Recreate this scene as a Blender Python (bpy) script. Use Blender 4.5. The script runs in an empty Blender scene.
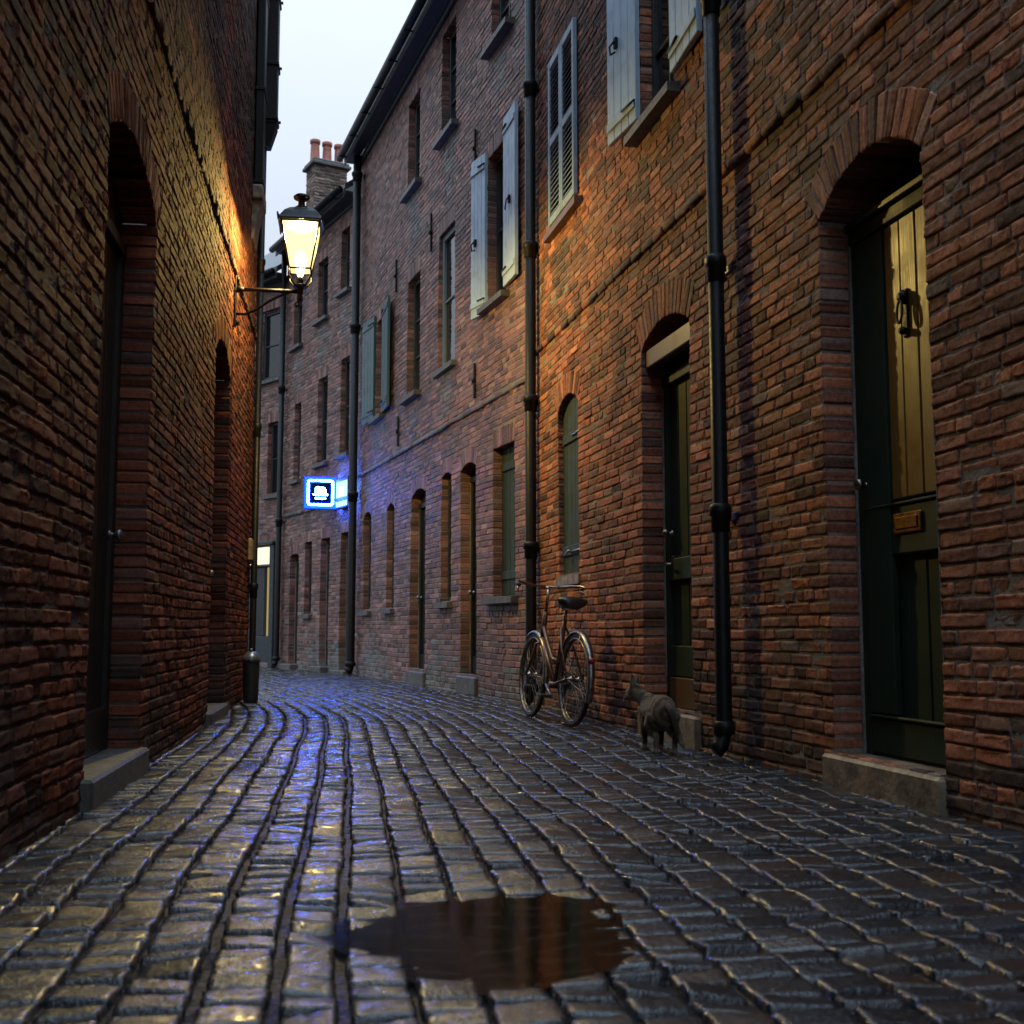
import bpy, math, random
import numpy as np
from mathutils import Vector, Matrix

random.seed(7)
RNG = np.random.default_rng(11)
scene = bpy.context.scene
COL = scene.collection
PI = math.pi

# ------------------------------------------------------------------ helpers: objects
def tag(o, label=None, cat=None, group=None, kind=None):
    if label: o['label'] = label
    if cat: o['category'] = cat
    if group: o['group'] = group
    if kind: o['kind'] = kind
    return o

def empty(name, loc=(0, 0, 0), rz=0.0, label=None, cat=None, group=None):
    o = bpy.data.objects.new(name, None)
    COL.objects.link(o)
    o.empty_display_size = 0.2
    o.location = loc
    o.rotation_euler = (0, 0, rz)
    return tag(o, label, cat, group)

def link_mesh(name, me, parent=None):
    o = bpy.data.objects.new(name, me)
    COL.objects.link(o)
    if parent is not None: o.parent = parent
    return o

class MB:
    """collects shapes, links them as one mesh object"""
    def __init__(self):
        self.v, self.f, self.m, self.s = [], [], [], []
        self.mi = 0
        self.M = Matrix.Identity(4)
    def add(self, vs, fs, smooth=False):
        n = len(self.v)
        self.v += [tuple(self.M @ Vector(p)) for p in vs]
        flip = self.M.determinant() < 0
        for f in fs:
            f = [i + n for i in f]
            self.f.append(f[::-1] if flip else f)
            self.m.append(self.mi); self.s.append(smooth)
        return self
    def box(self, lo, hi, bev=0.004):
        x0, y0, z0 = lo; x1, y1, z1 = hi
        b = min(bev, (x1-x0)*.45, (y1-y0)*.45, (z1-z0)*.45)
        vs, idx = [], {}
        for i, (X, sx) in enumerate(((x0, 1), (x1, -1))):
            for j, (Y, sy) in enumerate(((y0, 1), (y1, -1))):
                for k, (Z, sz) in enumerate(((z0, 1), (z1, -1))):
                    for a in range(3):
                        p = [X + sx*b, Y + sy*b, Z + sz*b]
                        p[a] = (X, Y, Z)[a]
                        idx[i, j, k, a] = len(vs); vs.append(p)
        g = lambda i, j, k, a: idx[i, j, k, a]
        fs = []
        c4 = ((0, 0), (1, 0), (1, 1), (0, 1))
        for s in (0, 1):
            fx = [g(s, p, q, 0) for p, q in c4]; fs.append(fx if s else fx[::-1])
            fy = [g(q, s, p, 1) for p, q in c4]; fs.append(fy if s else fy[::-1])
            fz = [g(p, q, s, 2) for p, q in c4]; fs.append(fz if s else fz[::-1])
        for p in (0, 1):
            for q in (0, 1):
                fs.append(self._o(vs, [g(0, p, q, 1), g(1, p, q, 1), g(1, p, q, 2), g(0, p, q, 2)], lo, hi))
                fs.append(self._o(vs, [g(p, 0, q, 0), g(p, 1, q, 0), g(p, 1, q, 2), g(p, 0, q, 2)], lo, hi))
                fs.append(self._o(vs, [g(p, q, 0, 0), g(p, q, 1, 0), g(p, q, 1, 1), g(p, q, 0, 1)], lo, hi))
        for i in (0, 1):
            for j in (0, 1):
                for k in (0, 1):
                    fs.append(self._o(vs, [g(i, j, k, 0), g(i, j, k, 1), g(i, j, k, 2)], lo, hi))
        return self.add(vs, fs)
    @staticmethod
    def _o(vs, f, lo, hi):
        c = Vector([(a+b)/2 for a, b in zip(lo, hi)])
        p = [Vector(vs[i]) for i in f]
        n = (p[1]-p[0]).cross(p[2]-p[0])
        m = sum(p, Vector())/len(p)
        return f if n.dot(m-c) > 0 else f[::-1]
    def tube(self, path, r, n=10, cap=True, closed=False, smooth=True):
        P = [Vector(p) for p in path]
        N = len(P)
        R = list(r) if hasattr(r, '__len__') else [r]*N
        vs, fs = [], []
        prev = None
        for i, p in enumerate(P):
            if closed: t = P[(i+1) % N]-P[i-1]
            else: t = P[min(i+1, N-1)]-P[max(i-1, 0)]
            t.normalize()
            if prev is None:
                a = Vector((0, 0, 1)) if abs(t.z) < .9 else Vector((1, 0, 0))
                u = t.cross(a).normalized()
            else:
                u = (prev - t*prev.dot(t)).normalized()
            prev = u
            w = t.cross(u)
            for k in range(n):
                a = 2*PI*k/n
                vs.append(p + (u*math.cos(a)+w*math.sin(a))*R[i])
        for i in range(N if closed else N-1):
            j = (i+1) % N
            for k in range(n):
                l = (k+1) % n
                fs.append([i*n+k, i*n+l, j*n+l, j*n+k])
        if cap and not closed:
            fs.append(list(range(n))[::-1]); fs.append([(N-1)*n+k for k in range(n)])
        return self.add(vs, fs, smooth)
    def lathe(self, prof, c=(0, 0, 0), n=16, axis='z', smooth=True, rot=0.0):
        vs, fs = [], []
        for (r, h) in prof:
            for k in range(n):
                a = 2*PI*k/n+rot
                x, y = r*math.cos(a), r*math.sin(a)
                p = (x, y, h) if axis == 'z' else ((h, x, y) if axis == 'x' else (y, h, x))
                vs.append((p[0]+c[0], p[1]+c[1], p[2]+c[2]))
        for i in range(len(prof)-1):
            for k in range(n):
                l = (k+1) % n
                fs.append([i*n+k, i*n+l, (i+1)*n+l, (i+1)*n+k])
        fs.append(list(range(n))[::-1]); fs.append([(len(prof)-1)*n+k for k in range(n)])
        return self.add(vs, fs, smooth)
    def prism(self, poly, lo, hi, axis='y'):
        """poly: (a,b) points; extruded lo..hi along axis; axis y -> (a,y,b), z -> (a,b,z), x -> (x,a,b)"""
        n = len(poly)
        def P(a, b, h): return {'y': (a, h, b), 'z': (a, b, h), 'x': (h, a, b)}[axis]
        vs = [P(a, b, lo) for a, b in poly]+[P(a, b, hi) for a, b in poly]
        fs = [list(range(n))[::-1], [n+i for i in range(n)]]
        for i in range(n):
            j = (i+1) % n
            fs.append([i, j, n+j, n+i])
        ar = sum(poly[i][0]*poly[(i+1) % n][1]-poly[(i+1) % n][0]*poly[i][1] for i in range(n))
        if (ar < 0) != (axis == 'y'): fs = [f[::-1] for f in fs]
        return self.add(vs, fs)
    def quad(self, a, b, c, d): return self.add([a, b, c, d], [[0, 1, 2, 3]])
    def build(self, name, mats, parent=None, label=None):
        me = bpy.data.meshes.new(name)
        me.from_pydata(self.v, [], self.f)
        for m in (mats if isinstance(mats, (list, tuple)) else [mats]): me.materials.append(m)
        me.polygons.foreach_set('material_index', self.m)
        me.polygons.foreach_set('use_smooth', self.s)
        me.update()
        o = link_mesh(name, me, parent)
        if label: o['label'] = label
        return o

def np_mesh(name, V, Q, mats, matidx, parent=None, smooth=True, attr=None):
    me = bpy.data.meshes.new(name)
    nv, nq = len(V), len(Q)
    me.vertices.add(nv); me.vertices.foreach_set('co', V.astype(np.float32).ravel())
    me.loops.add(nq*4); me.loops.foreach_set('vertex_index', Q.astype(np.int32).ravel())
    me.polygons.add(nq)
    me.polygons.foreach_set('loop_start', np.arange(0, nq*4, 4, dtype=np.int32))
    for m in mats: me.materials.append(m)
    me.polygons.foreach_set('material_index', matidx.astype(np.int32))
    me.polygons.foreach_set('use_smooth', np.broadcast_to(np.asarray(smooth, bool), (nq,)).copy())
    if attr is not None:
        a = me.attributes.new('bk', 'FLOAT_COLOR', 'POINT')
        a.data.foreach_set('color', attr.astype(np.float32).ravel())
    me.update(calc_edges=True); me.validate()
    return link_mesh(name, me, parent)

# ------------------------------------------------------------------ helpers: materials
class NT:
    def __init__(self, name):
        self.mat = bpy.data.materials.new(name); self.mat.use_nodes = True
        self.t = self.mat.node_tree; self.n = self.t.nodes; self.n.clear()
        self.out = self.n.new('ShaderNodeOutputMaterial')
        self.b = self.n.new('ShaderNodeBsdfPrincipled')
        self.t.links.new(self.b.outputs[0], self.out.inputs[0])
    def node(self, ty, **kw):
        x = self.n.new(ty)
        for k, v in kw.items(): setattr(x, k, v)
        return x
    def set(self, sock, v):
        if isinstance(v, bpy.types.NodeSocket): self.t.links.new(v, sock)
        elif v is not None: sock.default_value = v
    def P(self, **kw):
        names = dict(col='Base Color', rough='Roughness', metal='Metallic', normal='Normal', spec='Specular IOR Level',
                     coat='Coat Weight', coat_rough='Coat Roughness', emit='Emission Color', emits='Emission Strength',
                     alpha='Alpha', trans='Transmission Weight', ior='IOR', sheen='Sheen Weight')
        for k, v in kw.items():
            if k in ('col', 'emit') and isinstance(v, tuple) and len(v) == 3: v = v+(1,)
            self.set(self.b.inputs[names[k]], v)
        return self.mat
    def coord(self, which='Object'):
        return self.node('ShaderNodeTexCoord').outputs[which]
    def mapping(self, vec, scale):
        m = self.node('ShaderNodeMapping'); self.set(m.inputs['Vector'], vec); m.inputs['Scale'].default_value = scale
        return m.outputs[0]
    def noise(self, vec, scale, detail=4, rough=.55, dist=0):
        x = self.node('ShaderNodeTexNoise'); self.set(x.inputs['Vector'], vec)
        x.inputs['Scale'].default_value = scale; x.inputs['Detail'].default_value = detail
        x.inputs['Roughness'].default_value = rough; x.inputs['Distortion'].default_value = dist
        return x.outputs['Fac']
    def ramp(self, fac, stops, interp='LINEAR'):
        r = self.node('ShaderNodeValToRGB'); r.color_ramp.interpolation = interp
        e = r.color_ramp.elements
        while len(e) < len(stops): e.new(.5)
        for el, (p, c) in zip(e, stops):
            el.position = p
            el.color = (c, c, c, 1) if isinstance(c, (int, float)) else tuple(c)+(1,)
        self.set(r.inputs[0], fac)
        return r.outputs[0]
    def mix(self, f, a, b, mode='MIX'):
        x = self.node('ShaderNodeMix', data_type='RGBA', blend_type=mode)
        for s, v in ((x.inputs[0], f), (x.inputs[6], a), (x.inputs[7], b)):
            if isinstance(v, tuple) and len(v) == 3: v = v+(1,)
            self.set(s, v)
        return x.outputs[2]
    def math(self, op, a, b=0.0, clamp=False):
        x = self.node('ShaderNodeMath', operation=op); x.use_clamp = clamp
        self.set(x.inputs[0], a); self.set(x.inputs[1], b)
        return x.outputs[0]
    def bump(self, h, strength=.5, dist=.01, normal=None):
        x = self.node('ShaderNodeBump'); self.set(x.inputs['Height'], h)
        x.inputs['Strength'].default_value = strength; x.inputs['Distance'].default_value = dist
        if normal is not None: self.set(x.inputs['Normal'], normal)
        return x.outputs[0]
    def attr(self, name):
        a = self.node('ShaderNodeAttribute'); a.attribute_name = name
        s = self.node('ShaderNodeSeparateColor'); self.set(s.inputs[0], a.outputs['Color'])
        return s.outputs

def simple(name, col, rough=.5, metal=0., var=.25, scale=14, bump=.15, spec=.5, coat=0., bscale=60):
    t = NT(name); c = t.coord()
    n = t.noise(c, scale, 5)
    n2 = t.noise(c, bscale, 4)
    lo = tuple(x*(1-var) for x in col); hi = tuple(min(1, x*(1+var)) for x in col)
    cc = t.ramp(n, [(.3, lo), (.7, hi)])
    r = t.ramp(n2, [(.3, max(.02, rough*.75)), (.75, min(1, rough*1.25))])
    return t.P(col=cc, rough=r, metal=metal, spec=spec, coat=coat, normal=t.bump(n2, bump, .004))

def brick_material(name, cols, mul=1.0, grime_shade=(.066, .052, .046), ro=(.6, .9), sp=.22):
    t = NT(name); c = t.coord(); a = t.attr('bk')
    base = t.ramp(a[0], [(p, tuple(x*mul for x in q)) for p, q in cols])
    fine = t.noise(c, 38, 7, .72)
    mid = t.noise(c, 9, 5, .6)
    big = t.noise(c, .9, 4, .6, .4)
    col = t.mix(t.ramp(fine, [(.50, 0.), (.66, .85)]), base, t.mix(.75, base, (.035, .020, .018)))
    col = t.mix(t.ramp(fine, [(.34, .55), (.46, 0.)]), col, t.mix(.5, base, (.42*mul, .24*mul, .16*mul)))
    # pale lime bloom and soot, in patches of their own
    col = t.mix(t.math('MULTIPLY', t.ramp(mid, [(.56, 0.), (.74, .7)]), .55), col, (.20*mul, .14*mul, .115*mul))
    soot = t.ramp(t.math('ADD', t.math('MULTIPLY', big, .75), t.math('MULTIPLY', mid, .25)), [(.48, 0.), (.66, .65)])
    col = t.mix(soot, col, (.060, .043, .040))
    st = t.ramp(t.math('ADD', t.math('MULTIPLY', a[2], .9), t.math('MULTIPLY', t.math('SUBTRACT', mid, .5), 1.1)), [(.35, 0.), (.7, .85)])
    col = t.mix(st, col, grime_shade)  # colour of real stains and of the shade painted on upper walls
    v = t.math('ADD', t.math('MULTIPLY', a[1], .9), .5)
    col = t.mix(1., col, v, 'MULTIPLY')
    rough = t.ramp(fine, [(.3, ro[0]), (.7, ro[1])])
    h = t.math('ADD', t.math('MULTIPLY', fine, .6), t.math('MULTIPLY', t.noise(c, 150, 3), .4))
    return t.P(col=col, rough=rough, spec=sp, normal=t.bump(h, .75, .011))

def mortar_material(name='mortar', k=1.):
    t = NT(name); c = t.coord()
    fine = t.noise(c, 70, 5, .65); mid = t.noise(c, 5, 5, .6, .5)
    col = t.ramp(mid, [(.3, (.13*k, .12*k, .11*k)), (.7, (.36*k, .325*k, .285*k))])
    return t.P(col=t.mix(t.ramp(fine, [(.35, 0.), (.7, .6)]), col, (.06, .05, .045)), rough=.9, spec=.15, normal=t.bump(fine, .8, .01))

M = {}
RED = [(0., (.085, .044, .036)), (.10, (.15, .056, .038)), (.30, (.23, .078, .044)), (.52, (.30, .104, .054)), (.72, (.25, .086, .054)), (.88, (.34, .14, .08)), (.97, (.19, .11, .085)), (1., (.12, .09, .078))]
PURP = [(0., (.085, .055, .058)), (.2, (.15, .085, .085)), (.45, (.23, .115, .105)), (.7, (.28, .155, .14)), (.88, (.21, .125, .125)), (1., (.28, .21, .195))]
M['brick'] = brick_material('red_brick', [(p, (q[0]*1.03, q[1]*1.03, q[2]*.93)) for p, q in RED], 1.32)
M['brick_shaded'] = brick_material('shaded_red_brick', [(p, (q[0]*1.08, q[1]*.92, q[2]*.90)) for p, q in RED], .55, grime_shade=(.046, .034, .030), ro=(.75, .95), sp=.10)  # red brick darkened in colour to hold back lamplight on the left wall
M['brick_worn'] = brick_material('worn_red_brick', [(p, (q[0]*1.08, q[1]*.88, q[2]*.74)) for p, q in PURP], .95, grime_shade=(.125, .135, .125), ro=(.42, .75), sp=.45)
M['brick_buff'] = brick_material('buff_brick', [(0., (.14, .11, .09)), (.5, (.26, .19, .15)), (1., (.33, .24, .18))])
M['mortar'] = mortar_material(); M['mortar_dark'] = mortar_material('shaded_mortar', .32)  # dark copy puts the left wall's shade into the mortar colour
M['stone'] = simple('sandstone', (.19, .145, .10), .55, var=.65, scale=11, bump=1., bscale=34)
M['stone_dark'] = simple('weathered_stone', (.075, .072, .066), .55, var=.45, scale=12, bump=.6, bscale=45)
M['slate'] = simple('roof_slate', (.05, .055, .06), .45, var=.4, scale=8, bump=.4)
M['iron'] = simple('black_iron', (.005, .0055, .006), .5, 0., var=.5, scale=30, bump=.25, spec=.25)
M['lead'] = simple('lead_grey', (.18, .21, .25), .3, .6, var=.3, scale=20)
M['dark_wood'] = simple('fascia_paint', (.022, .028, .03), .45, var=.4)
M['black'] = simple('black_paint', (.008, .009, .009), .4, var=.4)
M['brass'] = simple('brass', (.24, .115, .03), .45, 1., var=.35, scale=30)
M['chrome'] = simple('worn_chrome', (.24, .22, .20), .36, 1., var=.5, scale=30)
M['tin'] = simple('dull_steel', (.22, .23, .24), .35, .8, var=.3)
M['cream'] = simple('cream_plastic', (.5, .44, .28), .5, var=.15)
M['terracotta'] = simple('terracotta', (.33, .115, .075), .7, var=.3)
def painted(name, col, worn, rough=.38, sp=.45):
    t = NT(name); c = t.coord()
    grain = t.noise(t.mapping(c, (60, 60, 3)), 1.6, 5, .6)
    dirt = t.noise(c, 5, 5, .65)
    cc = t.mix(t.ramp(dirt, [(.5, 0.), (.75, .6)]), tuple(col), tuple(worn))
    cc = t.mix(t.ramp(grain, [(.35, .35), (.6, 0.)]), cc, tuple(x*.45 for x in col))
    return t.P(col=cc, rough=t.ramp(dirt, [(.3, rough*.8), (.7, rough*1.4)]), spec=sp, normal=t.bump(grain, .35, .004))
M['door_green'] = painted('green_door_paint', (.013, .031, .018), (.022, .034, .02), .5, .3)
M['shutter_green'] = painted('green_shutter_paint', (.018, .036, .020), (.03, .04, .022), .6)
M['shutter_teal'] = painted('teal_shutter_paint', (.040, .085, .085), (.05, .075, .07))
M['frame_grey'] = painted('grey_frame_paint', (.13, .19, .23), (.08, .10, .11), .5)
M['shutter_pale'] = painted('pale_blue_paint', (.40, .53, .65), (.22, .29, .34), .5)
M['frame_pale'] = painted('pale_grey_paint', (.27, .36, .43), (.13, .16, .18), .5)
M['ochre_wood'] = painted('ochre_varnish', (.19, .10, .018), (.10, .055, .014), .36)
M['wood_brown'] = painted('varnished_wood', (.12, .065, .022), (.065, .038, .018))
def glass_dark():
    t = NT('window_glass'); c = t.coord()
    return t.P(col=(.006, .008, .010), rough=.06, spec=.6, normal=t.bump(t.noise(c, 3, 2), .06, .02))
M['glass'] = glass_dark()
def emissive(name, col, s, see=0.0):
    t = NT(name); t.n.remove(t.b)
    e = t.node('ShaderNodeEmission'); e.inputs[0].default_value = tuple(col)+(1,); e.inputs[1].default_value = s
    if see > 0:
        tr = t.node('ShaderNodeBsdfTransparent'); mx = t.node('ShaderNodeMixShader'); mx.inputs[0].default_value = see
        t.t.links.new(e.outputs[0], mx.inputs[1]); t.t.links.new(tr.outputs[0], mx.inputs[2]); t.t.links.new(mx.outputs[0], t.out.inputs[0])
    else: t.t.links.new(e.outputs[0], t.out.inputs[0])
    return t.mat
M['lamp_glass'] = emissive('lit_lamp_glass', (1., .68, .25), 3.8, .42)
M['bulb'] = emissive('lit_bulb', (1., .74, .40), 22)
M['neon_white'] = emissive('neon_white_blue', (.12, .42, 1.), 80)
M['neon_bloom'] = emissive('neon_bloom_panel', (.0003, .0028, 1.), 130.0)
M['added_halo'] = emissive('added_blue_halo', (.004, .05, 1.), 6.0)
M['neon_dim'] = emissive('neon_dim_face', (.004, .012, .06), 1.0)
M['neon_pale'] = emissive('lit_pale_blue', (.18, .36, 1.), 5)
M['shop_light'] = emissive('lit_shop_sign', (1., .80, .46), 2.2)
M['shop_glow'] = emissive('lit_shop_window', (1., .76, .36), .5)

# ------------------------------------------------------------------ bricks as geometry
def blocks(C, w0, depth, rng, r=.006, nmid=2, nmidb=1, rough=.0018, jit=.002, tilt=.003, bulge=0., hold=False, wrough=None):
    """C (N,4,2) corner quads; returns V (N*k,3) as (u,v,w), quads, verts per block"""
    N = len(C)
    L = np.linalg.norm(C[:, 1]-C[:, 0], axis=1); Hh = np.linalg.norm(C[:, 3]-C[:, 0], axis=1)
    def params(len_, nm):
        e = np.clip(r/np.maximum(len_, 1e-4), .02, .3)
        h = np.minimum(e*2.3, .4)
        cols = [np.zeros(N), e]+([h] if hold else [])+[h+(1-2*h)*(i+1)/(nm+1) for i in range(nm)]+([1-h] if hold else [])+[1-e, np.ones(N)]
        return np.stack(cols, 1)
    A, B = params(L, nmid), params(Hh, nmidb)
    na, nb = A.shape[1], B.shape[1]
    C = C+rng.normal(0, jit, C.shape)
    a = A[:, :, None]; b = B[:, None, :]
    P = ((1-a)*(1-b))[..., None]*C[:, None, None, 0]+(a*(1-b))[..., None]*C[:, None, None, 1]+(a*b)[..., None]*C[:, None, None, 2]+((1-a)*b)[..., None]*C[:, None, None, 3]
    P += rng.normal(0, rough, P.shape)
    w = w0[:, None, None]+rng.normal(0, tilt, (N, 1, 1))*(a-.5)*2+rng.normal(0, tilt, (N, 1, 1))*(b-.5)*2+rng.normal(0, rough if wrough is None else wrough, (N, na, nb))
    w = w+bulge*(1-(2*a-1)**2)*(1-(2*b-1)**2)
    ring = np.zeros((na, nb), bool); ring[0] = ring[-1] = True; ring[:, 0] = ring[:, -1] = True
    w = w-ring[None]*r*.85
    for ci, cj in ((0, 0), (0, -1), (-1, 0), (-1, -1)):
        w[:, ci, cj] -= r*.5
        P[:, ci, cj] += (C.mean(1)-P[:, ci, cj])*np.minimum(.5, r*.5/np.maximum(np.linalg.norm(C.mean(1)-P[:, ci, cj], axis=1), 1e-4))[:, None]
    front = np.concatenate([P, w[..., None]], -1).reshape(N, na*nb, 3)
    ids = np.arange(na*nb).reshape(na, nb)
    ringi = list(ids[:, 0])+list(ids[-1, 1:])+list(ids[-2::-1, -1])+list(ids[0, -2:0:-1])
    back = front[:, ringi].copy(); back[..., 2] = (w0-depth)[:, None]
    V = np.concatenate([front, back], 1)
    k = V.shape[1]
    q = []
    for i in range(na-1):
        for j in range(nb-1): q.append((ids[i, j], ids[i+1, j], ids[i+1, j+1], ids[i, j+1]))
    nr = len(ringi)
    for i in range(nr):
        j = (i+1) % nr
        q.append((na*nb+i, na*nb+j, ringi[j], ringi[i]))
    q = np.array(q)
    Q = (q[None]+(np.arange(N)*k)[:, None, None]).reshape(-1, 4)
    return V.reshape(-1, 3), Q, k

class Opening:
    def __init__(s, u0, u1, v0, v1, rise=0., ring=.2, reveal=.18):
        s.u0, s.u1, s.v0, s.v1, s.rise, s.ring, s.reveal = u0, u1, v0, v1, rise, ring, reveal
        s.w = u1-u0; s.uc = (u0+u1)/2
        if rise > 0:
            s.R = (s.w*s.w/4+rise*rise)/(2*rise); s.vc = v1+rise-s.R; s.phi = math.asin(min(1, s.w/2/s.R))
        else: s.phi = .12
        s.top = v1+rise
    def excl(s, v):
        if s.v0 <= v < s.v1: return (s.u0, s.u1, s.reveal)
        if v < s.v0: return None
        dv = v-s.v1
        if s.rise > 0:
            Ro = s.R+s.ring
            if v >= s.vc+Ro: return None
            h = min(s.w/2+dv*math.tan(s.phi), math.sqrt(max(0, Ro*Ro-(v-s.vc)**2)))
        else:
            if dv >= s.ring: return None
            h = s.w/2+dv*math.tan(s.phi)
        return (s.uc-h, s.uc+h, .06)
    def inner(s, u):      # soffit height at u
        if s.rise <= 0: return s.v1
        return s.vc+math.sqrt(max(0, s.R**2-(u-s.uc)**2))
    def voussoirs(s):
        out = []
        if s.rise > 0:
            n = max(3, int(round(2*s.phi*s.R/.066)))
            for i in range(n):
                t0 = -s.phi+2*s.phi*i/n; t1 = -s.phi+2*s.phi*(i+1)/n
                g = .0038/s.R
                f = lambda t, R: (s.uc+R*math.sin(t), s.vc+R*math.cos(t))
                out.append([f(t0+g, s.R), f(t1-g, s.R), f(t1-g*.9, s.R+s.ring), f(t0+g*.9, s.R+s.ring)])
        else:
            n = max(3, int(round(s.w/.066))); tp = math.tan(s.phi)
            for i in range(n):
                a, b = i/n, (i+1)/n
                f = lambda q, dv: (s.uc+(q-.5)*(s.w+2*dv*tp), s.v1+dv)
                e = .0038/s.w
                out.append([f(a+e, 0), f(b-e, 0), f(b-e, s.ring), f(a+e, s.ring)])
        return out

def brick_wall(name, parent, u0, u1, v0, v1, ops, mats, course=.066, joint=.011, stains_shade=(), detail=2, near=None, deep_ends=False, wmort=-.0060, seed=1):
    rng = np.random.default_rng(seed)
    rnd = random.Random(seed)
    rows = int(math.ceil((v1-v0)/course))
    groups = {}
    def put(q, depth, w, lod):
        groups.setdefault(lod, []).append((q, depth, w))
    for i in range(rows):
        va = v0+i*course; vb = min(v1, va+course); vm = (va+vb)/2
        if vb-va < .03: continue
        wav = rnd.gauss(0, .0012)
        cuts = sorted([e for e in (o.excl(vm) for o in ops) if e])
        spans, cur, dl = [], u0, (.11 if deep_ends else .05)
        for (a, b, d) in cuts:
            if a > cur+.02: spans.append((cur, a, dl, d))
            cur = max(cur, b); dl = d
        if u1 > cur+.02: spans.append((cur, u1, dl, .11 if deep_ends else .05))
        for (a, b, dl, dr) in spans:
            x = a; first = True
            header_row = (i % 6 == 3)
            while x < b-1e-6:
                if header_row: L = .113+rnd.uniform(-.006, .006)
                else: L = .225+rnd.uniform(-.02, .02) if rnd.random() > .12 else .113
                if first: L *= (.5 if i % 2 else 1.)*rnd.uniform(.85, 1.1)
                if b-(x+L) < .07: L = b-x
                q = [(x+joint/2*(not first), va+joint/2+wav), (x+L-joint/2*(x+L < b-1e-6), va+joint/2+wav), (x+L-joint/2*(x+L < b-1e-6), vb-joint/2+wav), (x+joint/2*(not first), vb-joint/2+wav)]
                last = x+L >= b-1e-6
                dep = dl if first else (dr if last else .05)
                um = x+L/2
                lod = detail
                if near is not None and not (near[0] <= um <= near[1] and vm <= near[2]): lod = 1
                if near is not None and (um < near[0]-.6 or um > near[1]+.6): lod = 0
                put(q, max(dep, .05), rnd.gauss(0, .0022), lod)
                x += L; first = False
    for o in ops:
        for q in o.voussoirs(): put(q, o.reveal, .0005+rnd.gauss(0, .0015), detail)
    Vs, Qs, As, Ss, n0 = [], [], [], [], 0
    for lod, items in groups.items():
        C = np.array([q for q, d, w in items]); D = np.array([d for q, d, w in items]); W = np.array([w for q, d, w in items])
        kw = {2: dict(nmid=4, nmidb=1, r=.0055, hold=True, rough=.0016, wrough=.0017, tilt=.0014), 1: dict(nmid=0, nmidb=0, r=.005, rough=.0008, wrough=.0002, tilt=.0010), 0: dict(nmid=0, nmidb=0, r=.005, rough=.0006, wrough=.0002, tilt=.001)}[lod]
        V, Q, k = blocks(C, W, D, rng, **kw)
        N = len(C)
        cen = C.mean(1)
        at = np.zeros((N, 4)); at[:, 0] = rng.random(N); at[:, 1] = rng.random(N); at[:, 3] = 1
        s = np.zeros(N)
        for (su, sw, sv0, sv1, amt) in stains_shade:  # stains, plus upper areas darkened in colour as shade
            edge = rng.normal(0, .08, N)
            m = (np.abs(cen[:, 0]-su) < sw/2+edge*.6) & (cen[:, 1] < sv1) & (cen[:, 1] > sv0+np.abs(rng.normal(0, .25, N)))
            s = np.maximum(s, m*amt*rng.uniform(.6, 1.1, N))
        foot = np.clip(1-(cen[:, 1]-v0)/(.55+.35*np.sin(cen[:, 0]*1.7+seed)), 0, 1)*1.3      # lichen-grey damp line of the footing
        s = np.maximum(s, (foot > rng.random(N)*.8)*rng.uniform(.5, 1., N))
        at[:, 2] = np.clip(s, 0, 1)
        Vs.append(V); Qs.append(Q+n0); As.append(np.repeat(at, k, 0)); n0 += len(V); Ss.append(np.full(len(Q), lod == 2))
    V = np.concatenate(Vs); Q = np.concatenate(Qs); A = np.concatenate(As)
    mi = np.zeros(len(Q), int)
    # mortar bed behind the bricks, with jambs, soffits
    mv, mq = [], []
    def quad(a, b, c, d):
        n = len(mv); mv.extend([a, b, c, d]); mq.append((n, n+1, n+2, n+3))
    us = sorted({u0, u1, *[x for o in ops for x in (o.u0, o.u1)]}); vs = sorted({v0, v1, *[x for o in ops for x in (o.v0, o.top)]})
    us = [u for u in us if u0 <= u <= u1]; vs = [v for v in vs if v0 <= v <= v1]
    for a, b in zip(us, us[1:]):
        for c, d in zip(vs, vs[1:]):
            um, vm = (a+b)/2, (c+d)/2
            if any(o.u0 < um < o.u1 and o.v0 < vm < o.top for o in ops): continue
            ku, kv = max(1, int((b-a)/.22)), max(1, int((d-c)/.22))
            for i in range(ku):
                for j in range(kv):
                    p, q, g, h = a+(b-a)*i/ku, a+(b-a)*(i+1)/ku, c+(d-c)*j/kv, c+(d-c)*(j+1)/kv
                    quad((p, g, wmort), (q, g, wmort), (q, h, wmort), (p, h, wmort))
    for o in ops:
        e = .005; dw = -o.reveal
        quad((o.u0-e, o.v0, dw), (o.u0-e, o.v0, wmort), (o.u0-e, o.v1, wmort), (o.u0-e, o.v1, dw))
        quad((o.u1+e, o.v0, wmort), (o.u1+e, o.v0, dw), (o.u1+e, o.v1, dw), (o.u1+e, o.v1, wmort))
        n = 14 if o.rise > 0 else 1
        for i in range(n):
            a, b = o.u0+o.w*i/n, o.u0+o.w*(i+1)/n
            ha, hb = o.inner(a)+e, o.inner(b)+e
            quad((a, ha, wmort), (b, hb, wmort), (b, hb, dw), (a, ha, dw))
            if o.rise > 0: quad((a, ha, wmort), (b, hb, wmort), (b, o.top, wmort), (a, o.top, wmort))
    nm = len(V)
    V = np.concatenate([V, np.array(mv)]); Q = np.concatenate([Q, np.array(mq)+nm])
    mi = np.concatenate([mi, np.ones(len(mq), int)])
    A = np.concatenate([A, np.tile([.5, .5, 0, 1], (len(mv), 1))])
    u_, v_ = V[:, 0].copy(), V[:, 1].copy()          # old walls are never true
    V[:, 1] += .0065*np.sin(u_*1.15+seed)*np.sin(v_*.8+seed*2)+.004*np.sin(u_*2.7+v_*.6+seed)
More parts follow.
